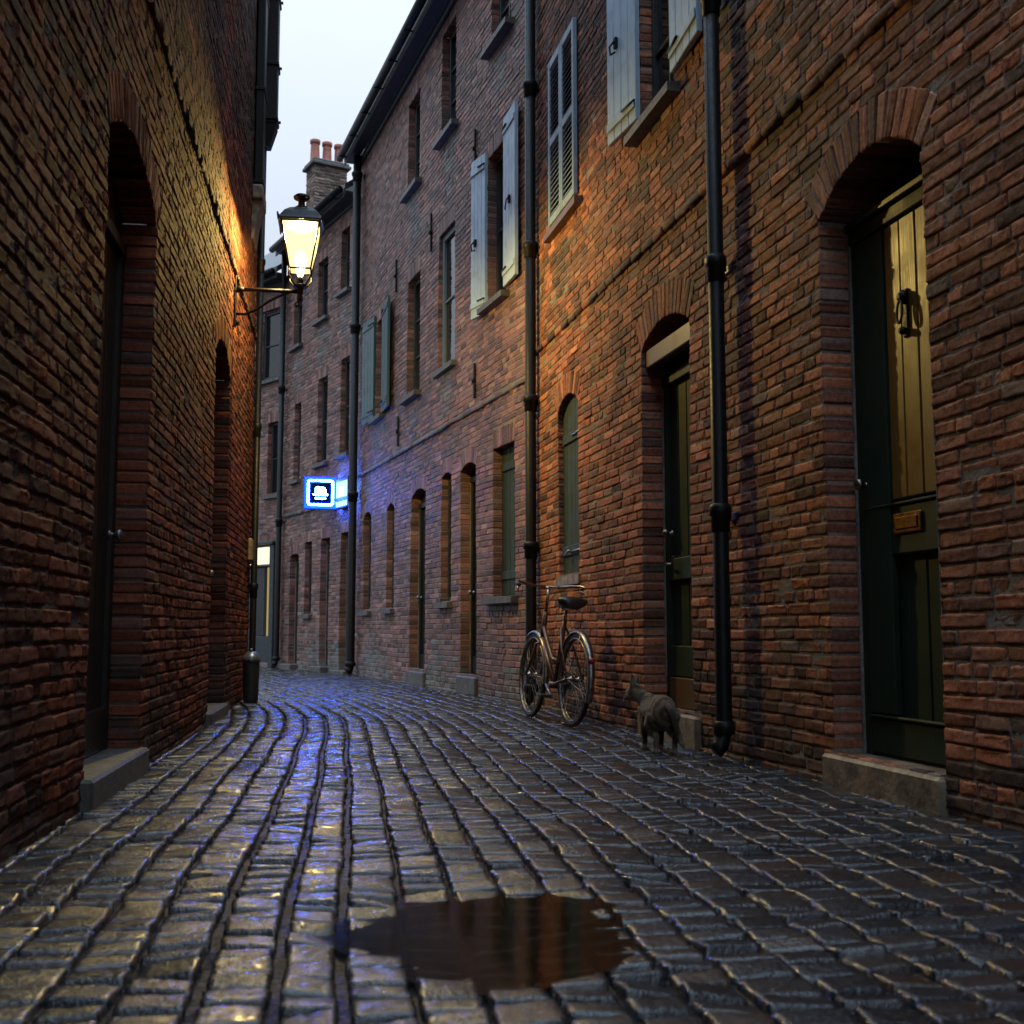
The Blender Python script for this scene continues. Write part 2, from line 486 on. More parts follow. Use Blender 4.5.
    V[:, 2] += .007*np.sin(u_*.9+v_*.7+seed)*np.sin(v_*1.3+1)+.003*np.sin(u_*3.3-v_*2.1)
    V = V[:, [0, 2, 1]]; Q = Q[:, ::-1]            # local axes: x along wall, y out of wall, z up
    return np_mesh(name, V, Q, mats, mi, parent, np.concatenate(Ss+[np.zeros(len(mq), bool)]), A)

def brick_course(name, parent, u0, u1, va, vb, w, mats, seed=1, depth=.12, gaps=()):
    rng = np.random.default_rng(seed); rnd = random.Random(seed)
    items = []; x = u0
    while x < u1-.02:
        L = min(u1-x, .225+rnd.uniform(-.02, .02))
        if not any(a < x+L/2 < b for a, b in gaps):
            items.append(([(x+.003, va), (x+L-.003, va), (x+L-.003, vb), (x+.003, vb)], w+rnd.gauss(0, .004)))
        x += L
    C = np.array([q for q, _ in items]); W = np.array([a for _, a in items])
    V, Q, k = blocks(C, W, np.full(len(C), depth), rng, nmid=2, nmidb=1, r=.009, jit=.003)
    at = np.zeros((len(C), 4)); at[:, 0] = rng.random(len(C))*.4; at[:, 1] = rng.random(len(C)); at[:, 2] = rng.uniform(.4, .9, len(C)); at[:, 3] = 1
    return np_mesh(name, V[:, [0, 2, 1]], Q[:, ::-1], mats, np.zeros(len(Q), int), parent, True, np.repeat(at, k, 0))

# ------------------------------------------------------------------ house parts (local axes: x along wall, y out, z up)
def planks(mb, u0, u1, v0, v1, y, th, n, gap=.006, bev=.006, top=None):
    w = (u1-u0)/n
    for i in range(n):
        a, b = u0+i*w+gap/2, u0+(i+1)*w-gap/2
        if top is None: mb.box((a, y-th, v0), (b, y+random.uniform(-.0015, .0015), v1), bev)
        else:
            pa, pb = top(a), top(b)
            mb.prism([(a, v0), (b, v0), (b, pb), (a, pa)], y-th, y)
    mb.box((u0+.002, y-th-.01, v0+.002), (u1-.002, y-th+.008, v1-.03 if top else v1-.002), .001)

def arch_fill(mb, o, y0, y1, vlo, mat_off=0., n=14, inset=.004):
    """solid filling the head of an opening from vlo up to the arch"""
    poly = [(o.u0+inset, vlo), (o.u1-inset, vlo)]
    for i in range(n+1):
        u = o.u1-inset-(o.w-2*inset)*i/n
        poly.append((u, max(vlo+.002, o.inner(u)-inset)))
    mb.prism(poly, y0, y1)

def door_frame(o, parent, y, mat, th=.09, wid=.07, head=None, vlo=None):
    m = MB(); v0 = o.v0 if vlo is None else vlo
    head = o.v1 if head is None else head
    m.box((o.u0+.002, y-th, v0), (o.u0+wid, y, head-wid-.002), .006)
    m.box((o.u1-wid, y-th, v0), (o.u1-.002, y, head-wid-.002), .006)
    m.box((o.u0+.002, y-th, head-wid), (o.u1-.002, y+.012, head), .006)
    return m.build('door_frame', mat, parent)

def boarded_door(parent, o, mat, y, head, vbot, nboards=6, rails=True, label=None, transom=None):
    m = MB()
    u0, u1 = o.u0+.075, o.u1-.075
    planks(m, u0, u1, vbot, head-.075, y-.03, .03, nboards)
    if rails: m.box((u0, y-.029, vbot+.004), (u1, y-.004, vbot+.22), .008)
    d = m.build('door', mat, parent, label)
    door_frame(o, d, y, mat, head=head, vlo=o.v0)
    f = MB(); f.box((o.u1-.016, y-.02, vbot), (o.u1-.0005, y+.012, head), .003)
    f.build('mortar_fillet', M['mortar'], d)
    if head < o.top-.03:
        f = MB(); ty = y-.02 if transom is None else transom
        arch_fill(f, o, ty-.04, ty, head+.002)
        f.build('transom_panel', mat if transom is None else M['glass'], d)
    return d

def knob(parent, u, y, v, mat, name='knob'):
    m = MB(); m.lathe([(.022, 0), (.024, .006), (.011, .012), (.011, .032), (.026, .042), (.030, .056), (.022, .068), (.006, .071)], (u, y, v), 14, 'y')
    return m.build(name, mat, parent)

def sill(parent, u0, u1, v, mat, out=.07, th=.085, name='sill'):
    m = MB()
    y0, y1 = -.12, out
    m.prism([(y0, v-th), (y1, v-th), (y1, v-.02), (y0, v)], u0, u1, 'x')
    return m.build(name, mat, parent)

def window(parent, o, y, frame_mat, bars=(1, 2), sill_mat=None, sill_ext=.1, pane=True, wid=.05, sv=None, sout=.07):
    m = MB()
    a, b, c, d = o.u0+.003, o.u1-.003, o.v0+.003, o.v1-.003
    m.box((a, y-.06, c), (a+wid, y, d), .005); m.box((b-wid, y-.06, c), (b, y, d), .005)
    m.box((a+wid+.001, y-.06, c), (b-wid-.001, y, c+wid), .005); m.box((a+wid+.001, y-.06, d-wid), (b-wid-.001, y, d), .005)
    for i in range(1, bars[0]+1):
        u = a+wid+(b-a-2*wid)*i/(bars[0]+1); m.box((u-.014, y-.055, c+wid+.001), (u+.014, y-.01, d-wid-.001), .004)
    for i in range(1, bars[1]+1):
        v = c+wid+(d-c-2*wid)*i/(bars[1]+1); m.box((a+wid+.001, y-.052, v-.014), (b-wid-.001, y-.013, v+.014), .004)
    if o.rise > 0: arch_fill(m, o, y-.055, y-.005, d+.001)
    w = m.build('window', frame_mat, parent)
    p = MB(); p.box((a+.01, y-.042, c+.01), (b-.01, y-.036, d-.01), .001)
    p.build('pane', M['glass'], w)
    if sill_mat: sill(w, o.u0-sill_ext, o.u1+sill_ext, o.v0 if sv is None else sv, sill_mat, sout)
    return w

def shutter(parent, w, h, mat, hinge, v0, angle, side, n=4, label=None, hook=True):
    """boarded shutter, hinged at local u=hinge, opening along +u (side=1) or -u (side=-1), angle off the wall"""
    m = MB()
    planks(m, 0, w, 0, h, .018, .03, n, .005, .005)
    for hv in (h*.06, h*.90):
        m.box((.01, .019, hv), (w-.01, .032, hv+.07), .005)
    m.mi = 1
    if hook:
        hx = w*.62; hv = h*.44
        m.box((hx-.02, .019, hv), (hx+.02, .045, hv+.09), .004)
        m.tube([(hx, .045, hv+.06), (hx+.03, .07, hv+.02), (hx+.0, .075, hv-.06), (hx-.05, .06, hv-.06)], .009, 6)
    for hv in (h*.09, h*.93): m.tube([(0, .03, hv), (w*.4, .042, hv)], .010, 6)
    o = m.build('shutter', [mat, M['iron']], parent, label)
    s = Matrix.Diagonal((side, 1, 1, 1))
    o.data.transform(s)
    if side < 0: o.data.flip_normals()
    o.location = (hinge, .02, v0)
    o.rotation_euler = (0, 0, angle*side)
    return o

def louvre_panel(mb, u0, u1, v0, v1, y, pitch=.05):
    n = int((v1-v0)/pitch)
    for i in range(n):
        v = v0+(i+.5)*(v1-v0)/n
        mb.prism([(y-.030, v+.021), (y-.026, v+.025), (y-.002, v-.017), (y-.006, v-.021)], u0, u1, 'x')

def eaves(parent, u0, u1, v, run=3.5, pitch=.62, out=.26, gut_r=.065, chimney=None):
    m = MB()
    t = math.tan(pitch)
    y0, y1 = out, -run
    th = .12
    m.prism([(y0, v+.02), (y0, v+.02+th), (y1, v+.02+th+(y0-y1)*t), (y1, v+.02+(y0-y1)*t)], u0, u1, 'x')
    r = m.build('roof', M['slate'], parent)
    f = MB()
    f.box((u0, .004, v-.16), (u1, .06, v-.03), .01)
    f.box((u0, .062, v-.045), (u1, out-.01, v+.018), .004)
    f.box((u0, out-.008, v-.10), (u1, out+.018, v+.06), .006)
    f.build('fascia', M['dark_wood'], parent)
    g = MB()
    g.tube([(u0+.01, out+.095, v+.02), (u1-.01, out+.095, v+.02)], gut_r, 12)
    x = u0+.3
    while x < u1:
        g.box((x-.012, out+.02, v-.055), (x+.012, out+.165, v-.035), .003); x += .9
    g.build('gutter', M['iron'], parent)
    return r

def shell(parent, u0, u1, h, back=3.5):
    m = MB()
    m.quad((u0, -.25, 0), (u0, -back, 0), (u0, -back, h), (u0, -.25, h))
    m.quad((u1, -.25, 0), (u1, -.25, h), (u1, -back, h), (u1, -back, 0))
    m.quad((u0, -back, 0), (u1, -back, 0), (u1, -back, h), (u0, -back, h))
    return m.build('side_wall', M['mortar'], parent)

def anchor(parent, u, v0, v1):
    m = MB(); m.box((u-.022, .004, v0), (u+.022, .03, v1), .006)
    m.lathe([(.035, .03), (.035, .04), (.015, .05)], (u, 0, (v0+v1)/2), 8, 'y')
    return m.build('wall_anchor', M['iron'], parent)

def drainpipe(house_frame, u, v0, v1, r, label, collars, w=.05, shoe=True, group='cast iron drainpipes on the alley walls', shoe_mat='iron'):
    """house_frame: (origin, heading)"""
    O, D, rz = house_frame
    N = (-D[1], D[0])
    off = r+w
    loc = (O[0]+D[0]*u+N[0]*off, O[1]+D[1]*u+N[1]*off, 0)
    e = empty('drainpipe', loc, rz, label, 'drainpipe', group)
    m = MB()
    if shoe:
        m.tube([(0, 0, v1), (0, 0, .20), (0, .006, .15), (0, .025, .09), (0, .06, .06)], [r, r, r, r*1.02, r*1.1], 14, True)
        m.tube([(0, 0, v1-.001), (0, 0, v1)], r, 14)
    else: m.tube([(0, 0, v1), (0, 0, v0)], r, 14)
    m.build('pipe', M['iron'], e)
    for cv in collars:
        c = MB()
        c.lathe([(r*1.02, -.10), (r*1.16, -.095), (r*1.16, -.01), (r*1.38, .0), (r*1.42, .045), (r*1.3, .06), (r*1.05, .07)], (0, 0, cv), 16)
        c.box((-r*1.45, -off+.004, cv-.03), (r*1.45, -off+.016, cv+.015), .003)
        c.box((-.02, -off+.03, cv-.03), (.02, -r*.9, cv+.015), .003)
        c.build('collar', M['iron'], e)
    if shoe:
        s = MB()
        s.lathe([(r*1.1, .15), (r*1.3, .155), (r*1.34, .20), (r*1.22, .225), (r*1.05, .23)], (0, 0, 0), 16)
        s.build('shoe_collar', M[shoe_mat], e)
    return e

def frame(P, Q):
    L = math.hypot(Q[0]-P[0], Q[1]-P[1]); D = ((Q[0]-P[0])/L, (Q[1]-P[1])/L)
    return (P, D, math.atan2(D[1], D[0])), L

F1, LEN1 = frame((1.86, 4.33), (.22, 11.55))
F2, LEN2 = frame((.22, 11.55), (-2.71, 19.7))
F3, LEN3 = frame((-2.71, 19.7), (-4.6, 23.0))
F4, LEN4 = frame((-4.6, 23.0), (-6.6, 25.0))
FL, LENL = frame((-2.93, 12.89), (-1.64, 3.79))     # left house: x runs towards the camera
LB = LENL
def house(F, label):
    return empty('brick_house', (F[0][0], F[0][1], 0), F[2], label, 'house')
BR = [M['brick'], M['mortar']]; BW = [M['brick_worn'], M['mortar']]

# ================================================================== house 1: near right
H1 = house(F1, 'red brick house with the wide arched green door with brass letter plate')
oA = Opening(.44, 1.37, .15, 2.82, .18, .215, .30)
oB = Opening(3.17, 4.11, .20, 2.79, .13, .25, .26)
oC = Opening(5.77, 6.45, 1.25, 2.76, .12, .21, .20)
oU = Opening(3.34, 4.04, 4.47, 6.15, .08, .21, .16)
oV = Opening(5.76, 6.58, 4.64, 6.22, .06, .21, .10)
st1 = [(6.2, 2.6, 4.7, 9.2, .8), (2.0, 3.5, 3.9, 9.2, .45), (3.7, .9, 3.55, 4.4, .55), (6.2, .8, 3.6, 4.4, .75), (5.2, .25, 2.2, 3.5, .6), (2.3, .5, 3.6, 6, .85), (1.7, .8, 3.0, 5.5, .7), (4.6, .2, 1.8, 3.5, .7), (2.2, .3, .2, 2.2, .55), (5.1, .5, 3.6, 5.5, .5)]  # broad upper areas paint shade above the lamplight, small ones are stains
brick_wall('wall', H1, -13.5, LEN1+.05, -.10, 9.2, [oA, oB, oC, oU, oV], BR, stains_shade=st1, near=(-.6, 7.5, 6.6), seed=3)
brick_course('string_course', H1, -13.4, LEN1, 3.515, 3.568, .026, [M['brick']], 5)
shell(H1, -13.5, LEN1, 9.2); eaves(H1, -13.5, LEN1, 9.25)

def stone_step(parent, u0, u1, vtop, out, back=-.2):
    rng = np.random.default_rng(int(u0*100)+5)
    m = MB(); m.box((u0, back, -.08), (u1, out, vtop), .014)
    o = m.build('doorstep', M['stone'] if parent is H1 else M['stone_dark'], parent)
    return o
stone_step(H1, .435, 1.43, .152, .035)
dA = boarded_door(H1, oA, M['door_green'], -.17, 2.76, .155, 5, rails=False, transom=-.27)
for (v_0, v_1, y_) in ((.165, .335, -.166), (1.10, 1.33, -.168)):
    m = MB(); m.box((oA.u0+.078, -.199, v_0), (oA.u1-.078, y_, v_1), .008)
    m.box((oA.u0+.078, -.199, v_1+.001), (oA.u1-.078, y_+.012, v_1+.014), .004); m.build('rail', M['door_green'], dA)
m = MB(); planks(m, oA.u0+.08, 1.055, 1.36, 2.68, -.172, .026, 4, .007, .005); m.build('upper_panel', M['ochre_wood'], dA, 'boarded upper panel with amber varnish')
m = MB(); m.box((1.06, -.199, .355), (oA.u1-.078, -.160, 2.68), .006); m.build('stile', M['door_green'], dA)
m = MB(); m.box((.80, -.168, 1.195), (1.03, -.156, 1.29), .006); m.box((.825, -.157, 1.215), (1.005, -.150, 1.27), .006); m.build('letter_plate', M['brass'], dA)
knob(dA, 1.265, -.174, 1.46, M['chrome'])
m = MB(); kx = .875                                  # knocker
m.box((kx-.022, -.175, 2.10), (kx+.022, -.160, 2.33), .006)
m.lathe([(.03, 0), (.034, .012), (.018, .03)], (kx, -.162, 2.29), 12, 'y')
m.tube([(kx+.022*math.sin(a), -.135-.004*math.cos(a), 2.22+.055*math.cos(a)) for a in [2*PI*i/20 for i in range(20)]], .006, 8, closed=True)
m.lathe([(.015, 0), (.02, .015), (.013, .03)], (kx, -.162, 2.13), 10, 'y')
m.build('knocker', M['iron'], dA)
m = MB(); m.box((oA.u0+.01, -.168, 2.765), (oA.u1-.01, -.135, 2.80), .006); m.build('drip_ledge', M['dark_wood'], dA)

stone_step(H1, 3.06, 4.18, .205, .035)
dB = boarded_door(H1, oB, M['door_green'], -.17, 2.60, .42, 5)
m = MB(); m.box((oB.u0+.075, -.205, .21), (oB.u1-.075, -.168, .418), .006); m.build('threshold', M['wood_brown'], dB)
m = MB(); m.box((oB.u0+.078, -.199, 1.10), (oB.u1-.078, -.166, 1.26), .008); m.build('rail', M['door_green'], dB)
m = MB(); m.box((oB.u0+.003, -.11, 2.665), (oB.u1-.003, -.035, 2.80), .008); m.build('lintel_board', M['wood_brown'], dB)
knob(dB, 3.96, -.174, 1.44, M['chrome'])
m = MB(); m.box((3.945, -.198, 1.16), (3.975, -.165, 1.28), .005); m.tube([(3.96, -.165, 1.22), (3.96, -.125, 1.22), (3.86, -.12, 1.21)], .010, 8); m.build('handle', M['chrome'], dB)

# arched shuttered window beside drainpipe
m = MB(); planks(m, oC.u0+.004, oC.u1-.004, oC.v0+.005, oC.v1, -.05, .03, 5, .006, .005, top=lambda u: oC.inner(u)-.006)
for hv in (1.42, 2.45): m.box((oC.u0+.03, -.049, hv), (oC.u1-.03, -.032, hv+.09), .005)
wC = m.build('window', M['shutter_green'], H1, 'closed green boarded shutter filling the arched window')
for hv in (1.45, 2.50):
    m = MB(); m.tube([(oC.u0+.03, -.026, hv), (oC.u0+.3, -.026, hv)], .012, 6); m.box((oC.u0+.02, -.032, hv-.03), (oC.u0+.06, -.018, hv+.05), .004); m.build('hinge', M['tin'], wC)
m = MB(); m.tube([(6.1, -.03, 1.44), (6.1, 0, 1.46), (6.2, .01, 1.42)], .010, 6); m.build('latch', M['tin'], wC)
sill(wC, oC.u0-.04, oC.u1+.04, 1.25, M['stone'], .02, .10)

# upper window with pale shutters
wU = window(H1, oU, -.09, M['dark_wood'], (1, 2), M['stone_dark'], .12, sv=4.47, sout=.10)
shutter(wU, .53, 1.62, M['shutter_pale'], 4.05, 4.56, .10, 1, 4)
shutter(wU, .58, 1.62, M['shutter_pale'], 3.33, 4.56, .06, -1, 4)
# louvred shutters
wV = window(H1, oV, -.06, M['dark_wood'], (0, 0), M['wood_brown'], .14, sv=4.58, sout=.07)
for (a, b) in ((oV.u0-.04, oV.uc-.002), (oV.uc+.002, oV.u1+.04)):
    m = MB(); y = .045
    for (p, q) in ((a, a+.055), (b-.055, b)): m.box((p, .006, 4.62), (q, y, 6.27), .005)
    for (p, q) in ((4.62, 4.70), (5.40, 5.48), (6.19, 6.27)): m.box((a+.056, .008, p), (b-.056, y-.002, q), .005)
    louvre_panel(m, a+.054, b-.054, 4.71, 5.39, y-.004); louvre_panel(m, a+.054, b-.054, 5.49, 6.18, y-.004)
    m.build('shutter', M['frame_pale'], wV)

# ================================================================== house 2: middle right
H2 = house(F2, 'tall weathered brick house with pale open shutters and a row of narrow dark doors')
ops2 = dict(
 D=Opening(.56, 1.27, 1.12, 2.76, 0, .21, .20), E=Opening(1.88, 2.50, .22, 2.66, .07, .2, .18), Fw=Opening(2.90, 3.34, 1.11, 2.68, .06, .18, .16),
 G=Opening(4.10, 4.88, .20, 2.60, .09, .2, .18), Hw=Opening(5.83, 6.30, 1.08, 2.56, .09, .18, .14), I=Opening(7.35, 7.92, 1.07, 2.57, .10, .18, .14),
 W1=Opening(.85, 1.47, 4.46, 6.22, 0, .21, .16), W2=Opening(2.78, 3.52, 4.13, 5.95, 0, .21, .16), W3=Opening(4.46, 5.18, 4.08, 5.80, 0, .21, .16), W4=Opening(6.64, 7.16, 4.14, 5.72, 0, .21, .16),
 T1=Opening(.72, 1.38, 7.52, 8.72, 0, .2, .16), T2=Opening(2.78, 3.42, 7.24, 8.70, 0, .2, .16), T3=Opening(4.54, 5.20, 7.14, 8.52, 0, .2, .16))
st2 = [(1.05, .5, 6.6, 7.4, .9), (3.1, .5, 6.2, 7.15, .9), (4.87, .5, 6.2, 7.05, .9), (3.15, .55, 3.3, 4.1, .9), (4.82, .5, 3.3, 4.0, .9), (6.9, .8, 3.3, 4.1, .7), (.6, .9, 6.6, 8.8, .6),
       (7.6, .8, 2.6, 3.3, .7), (5.3, .4, 1.2, 2.6, .4), (4.3, 1.2, 2.75, 3.3, .5), (1.5, .3, 3.0, 4.3, .4), (8.2, .5, 4.2, 7, .5)]
brick_wall('wall', H2, -.0, LEN2+.05, -.10, 9.0, list(ops2.values()), BW, stains_shade=st2, detail=1, seed=8)
m = brick_course('string_course', H2, .02, LEN2, 3.31, 3.365, .032, [M['brick_worn']], 9)
shell(H2, 0, LEN2, 9.0); eaves(H2, 0, LEN2+.02, 9.02)
o = ops2['D']
m = MB(); planks(m, o.u0+.004, o.u1-.004, o.v0+.005, o.v1-.004, -.10, .03, 5)
for hv in (1.3, 2.5): m.box((o.u0+.03, -.099, hv), (o.u1-.03, -.082, hv+.09), .005)
wD = m.build('window', M['shutter_green'], H2, 'closed dark green boarded shutter in a square window')
sill(wD, .46, 1.47, 1.12, M['stone_dark'], .085)
for k, step, hd in (('E', .21, 2.60), ('G', .19, 2.52)):
    o = ops2[k]; d = boarded_door(H2, o, M['black'], -.13, hd, step+.005, 4)
    knob(d, o.u1-.13, -.134, 1.2, M['tin'])
    stone_step(H2, o.u0-.06, o.u1+.06, step, .035)
for k in ('Fw', 'Hw', 'I'): window(H2, ops2[k], -.09, M['dark_wood'], (0, 1), M['stone_dark'], .07)
wi = window(H2, ops2['W1'], -.10, M['dark_wood'], (0, 1), M['stone_dark'], .11, sout=.10)
shutter(wi, .36, 1.92, M['shutter_pale'], 1.48, 4.38, .16, 1, 4); shutter(wi, .49, 1.92, M['shutter_pale'], .84, 4.50, .08, -1, 4)
window(H2, ops2['W2'], -.05, M['frame_grey'], (0, 1), M['stone_dark'], .06, wid=.075)
window(H2, ops2['W3'], -.10, M['dark_wood'], (1, 2), M['stone_dark'], .08, sout=.10)
wi = window(H2, ops2['W4'], -.10, M['dark_wood'], (0, 1), M['stone_dark'], .12, sout=.09)
shutter(wi, .60, 1.72, M['shutter_teal'], 7.18, 4.12, .10, 1, 4, hook=False); shutter(wi, .66, 1.72, M['shutter_teal'], 6.62, 4.12, .10, -1, 4, hook=False)
for k in ('T1', 'T2', 'T3'): window(H2, ops2[k], -.10, M['dark_wood'], (1, 2), M['stone_dark'], .12, sout=.10)
for (u, a, b) in ((1.93, 6.30, 6.77), (3.87, 5.87, 6.40), (5.82, 5.85, 6.36), (1.92, 3.47, 3.89), (5.6, 3.45, 3.9)): anchor(H2, u, a, b)

# ================================================================== house 3: far right, with chimney
H3 = house(F3, 'far red brick house with chimney stack and lit blue sign on its wall')
o3 = dict(a=Opening(.40, .82, 6.85, 8.0, 0, .2, .15), b=Opening(1.48, 2.02, 6.6, 7.75, 0, .2, .15), c=Opening(2.9, 3.4, 6.38, 7.3, 0, .2, .15),
 d=Opening(.33, .76, 3.87, 5.6, 0, .2, .15), e=Opening(1.42, 1.93, 3.84, 5.45, 0, .2, .15), f=Opening(2.86, 3.24, 3.68, 5.2, 0, .2, .15),
 g=Opening(.06, .65, .06, 2.45, 0, .2, .18), h=Opening(1.18, 1.63, .10, 2.42, 0, .2, .18), i=Opening(2.10, 2.48, 1.05, 2.40, 0, .2, .15), j=Opening(2.82, 3.33, .10, 2.18, .04, .2, .18))
brick_wall('wall', H3, 0, LEN3+.03, -.1, 8.45, list(o3.values()), BW, detail=0, seed=12, stains_shade=[(1.75, .4, 5.6, 6.5, .8), (3.1, .4, 5.4, 6.3, .8), (.6, .4, 5.8, 6.8, .8)])
brick_course('string_course', H3, .02, LEN3, 2.98, 3.05, .035, [M['brick_worn']], 19)
shell(H3, 0, LEN3, 8.4); rf = eaves(H3, 0.02, LEN3, 8.45)
for k in 'abcdef': window(H3, o3[k], -.09, M['dark_wood'], (0, 1), M['stone_dark'], .10, sout=.09)
window(H3, o3['i'], -.09, M['dark_wood'], (0, 1), M['stone_dark'], .05)
for k, hd in (('g', 2.43), ('h', 2.40), ('j', 2.16)):
    o = o3[k]; boarded_door(H3, o, M['black'], -.13, hd, o.v0+.005, 3, rails=False)
    stone_step(H3, o.u0-.04, o.u1+.04, o.v0+.0, .16)
# chimney stack on the roof
cm = MB(); cu, cy = 2.05, -.72
rngc = np.random.default_rng(4)
def brick_box(name, parent, lo, hi, mats, seed):
    """free standing brick block with bricks on all four sides"""
    rng = np.random.default_rng(seed); rnd = random.Random(seed)
    Vs, Qs, As, n0 = [], [], [], 0
    cx, cyy = (lo[0]+hi[0])/2, (lo[1]+hi[1])/2
    for side in range(4):
        ln = hi[0]-lo[0] if side % 2 == 0 else hi[1]-lo[1]
        other = hi[1]-lo[1] if side % 2 == 0 else hi[0]-lo[0]
        items = []; v = lo[2]; i = 0
        while v < hi[2]-.03:
            x = -ln/2; first = True
            while x < ln/2-1e-5:
                L = .22 if not (first and i % 2) else .11
                if ln/2-(x+L) < .06: L = ln/2-x
                items.append([(x+.004, v+.005), (x+L-.004, v+.005), (x+L-.004, v+.061), (x+.004, v+.061)]); x += L; first = False
            v += .066; i += 1
        C = np.array(items)
        V, Q, k = blocks(C, rng.normal(0, .002, len(C)), np.full(len(C), .05), rng, nmid=0, nmidb=0)
        a = side*PI/2
        # outward direction of side 0 is -y
        X = V[:, 0]*math.cos(a)+(other/2+V[:, 2])*math.sin(a); Y = V[:, 0]*math.sin(a)-(other/2+V[:, 2])*math.cos(a)
        Vs.append(np.stack([X+cx, Y+cyy, V[:, 1]], 1)); Qs.append(Q+n0); n0 += len(V)
        at = np.zeros((len(C), 4)); at[:, 0] = rng.random(len(C)); at[:, 1] = rng.random(len(C)); at[:, 2] = rng.random(len(C))*.6; at[:, 3] = 1
        As.append(np.repeat(at, k, 0))
    e = .01
    b = MB(); b.box((lo[0]+e, lo[1]+e, lo[2]), (hi[0]-e, hi[1]-e, hi[2]-.005), .001)
    V = np.concatenate(Vs+[np.array(b.v)]); A = np.concatenate(As+[np.tile([.5, .5, 0, 1], (len(b.v), 1))])
    Q = np.concatenate(Qs)
    bq = np.array([f if len(f) == 4 else f+[f[-1]] for f in b.f if len(f) == 4])+n0
    Q = np.concatenate([Q, bq])
    mi = np.zeros(len(Q), int); mi[-len(bq):] = 1
    return np_mesh(name, V, Q, mats, mi, parent, True, A)
ch = brick_box('chimney', rf, (3.10, -.98, 8.8), (3.60, -.28, 10.18), [M['brick_buff'], M['mortar']], 21)
m = MB(); m.box((3.03, -1.05, 10.182), (3.67, -.21, 10.25), .012); m.box((3.06, -1.02, 10.252), (3.64, -.24, 10.31), .015)
m.build('chimney_cap', M['stone_dark'], rf)
for i, y_ in enumerate((-.37, -.63, -.89)):
    m = MB(); m.lathe([(.115, 10.31), (.10, 10.33), (.088, 10.66), (.088, 10.70), (.105, 10.71), (.108, 10.78), (.08, 10.785), (.07, 10.70)], (3.35, y_, 0), 14)
    m.build('chimney_pot', M['terracotta'], rf)

# ================================================================== house 4: the end of the lane, with lit shop
H4 = house(F4, 'brick house closing the end of the lane with a glowing shop front')
o4 = dict(a=Opening(.14, .62, 3.50, 5.0, 0, .2, .14), b=Opening(.26, 1.0, 5.92, 7.4, 0, .2, .10), s=Opening(.32, 2.2, .08, 2.5, 0, .2, .12), c=Opening(1.5, 2.1, 3.5, 5.0, 0, .2, .14))
brick_wall('wall', H4, 0, 5.2, -.1, 8.0, list(o4.values()), BW, detail=0, seed=31)
shell(H4, 0, 5.2, 7.95); eaves(H4, 0.02, 5.2, 8.0)
window(H4, o4['a'], -.09, M['dark_wood'], (0, 1), M['stone_dark'], .08)
window(H4, o4['c'], -.09, M['dark_wood'], (0, 1), M['stone_dark'], .08)
window(H4, o4['b'], -.09, M['dark_wood'], (0, 1), M['stone_dark'], .10, wid=.08)
m = MB(); o = o4['s']                              # shop front: pilaster, stall riser, glazing bars, fascia
m.box((.16, .003, 0), (.31, .10, 2.46), .01); m.box((.13, .003, 2.47), (2.3, .16, 2.53), .01)
m.box((o.u0+.003, -.11, .09), (o.u1-.003, -.02, .62), .01); m.box((.66, -.11, .63), (.72, -.02, 2.02), .008)
m.box((o.u0+.003, -.11, .63), (o.u0+.04, -.02, 2.02), .008); m.box((o.u0+.003, -.11, 2.02), (o.u1-.003, -.02, 2.49), .008)
sf = m.build('shop_front', M['dark_wood'], H4)
m = MB(); m.box((o.u0+.042, -.10, .63), (.659, -.09, 2.018), .001); m.build('shop_window', M['shop_glow'], sf, 'shop window glowing warm yellow')
m = MB(); m.box((.722, -.10, .63), (o.u1-.01, -.09, 2.018), .001); m.build('shop_window', M['glass'], sf, 'dark shop window beside the lit one')

# ================================================================== left house
HL = house(FL, 'dark brick house on the left with two deep arched doorways under the lantern')
U = lambda u: LB-u
oL1 = Opening(U(2.45), U(1.17), .12, 3.0, .20, .215, .20)
oL2 = Opening(U(6.62), U(5.44), .10, 3.02, .20, .215, .20)
stl = [(U(8.2), 4., 5.2, 9.3, .95), (U(3.0), 5., 3.9, 9.3, .85), (U(.2), 2., 2.6, 9.3, .7), (U(4.2), .6, .2, 2.2, .5), (U(3.2), .3, 3.9, 6.5, .5), (U(1.0), .5, 3.2, 5.0, .6), (U(8.4), .6, 0, 4.5, .6), (U(5.0), .4, 4.1, 7, .4)]  # broad upper areas paint shade over lantern bounce, the others are stains
brick_wall('wall', HL, 0, LB+9.0, -.10, 9.2, [oL1, oL2], [M['brick_shaded'], M['mortar_dark']], stains_shade=stl, near=(-.1, LB+.8, 6.6), seed=41, deep_ends=True)
brick_course('string_course', HL, .05, LB+8, 4.03, 4.085, .028, [M['brick_shaded']], 43)
m = MB(); m.quad((0.004, -.012, -.1), (0.004, -3.5, -.1), (0.004, -3.5, 9.2), (0.004, -.012, 9.2)); m.build('side_wall', M['mortar'], HL)
eaves(HL, .02, LB+9, 9.25, out=.2)
for o, step in ((oL1, .125), (oL2, .105)):
    d = boarded_door(HL, o, M['black'], -.16, 2.86, step+.005, 5, rails=True)
    knob(d, o.u0+.16, -.164, 1.25, M['tin'])
    stone_step(HL, o.u0-.06, o.u1+.06, step, .045)

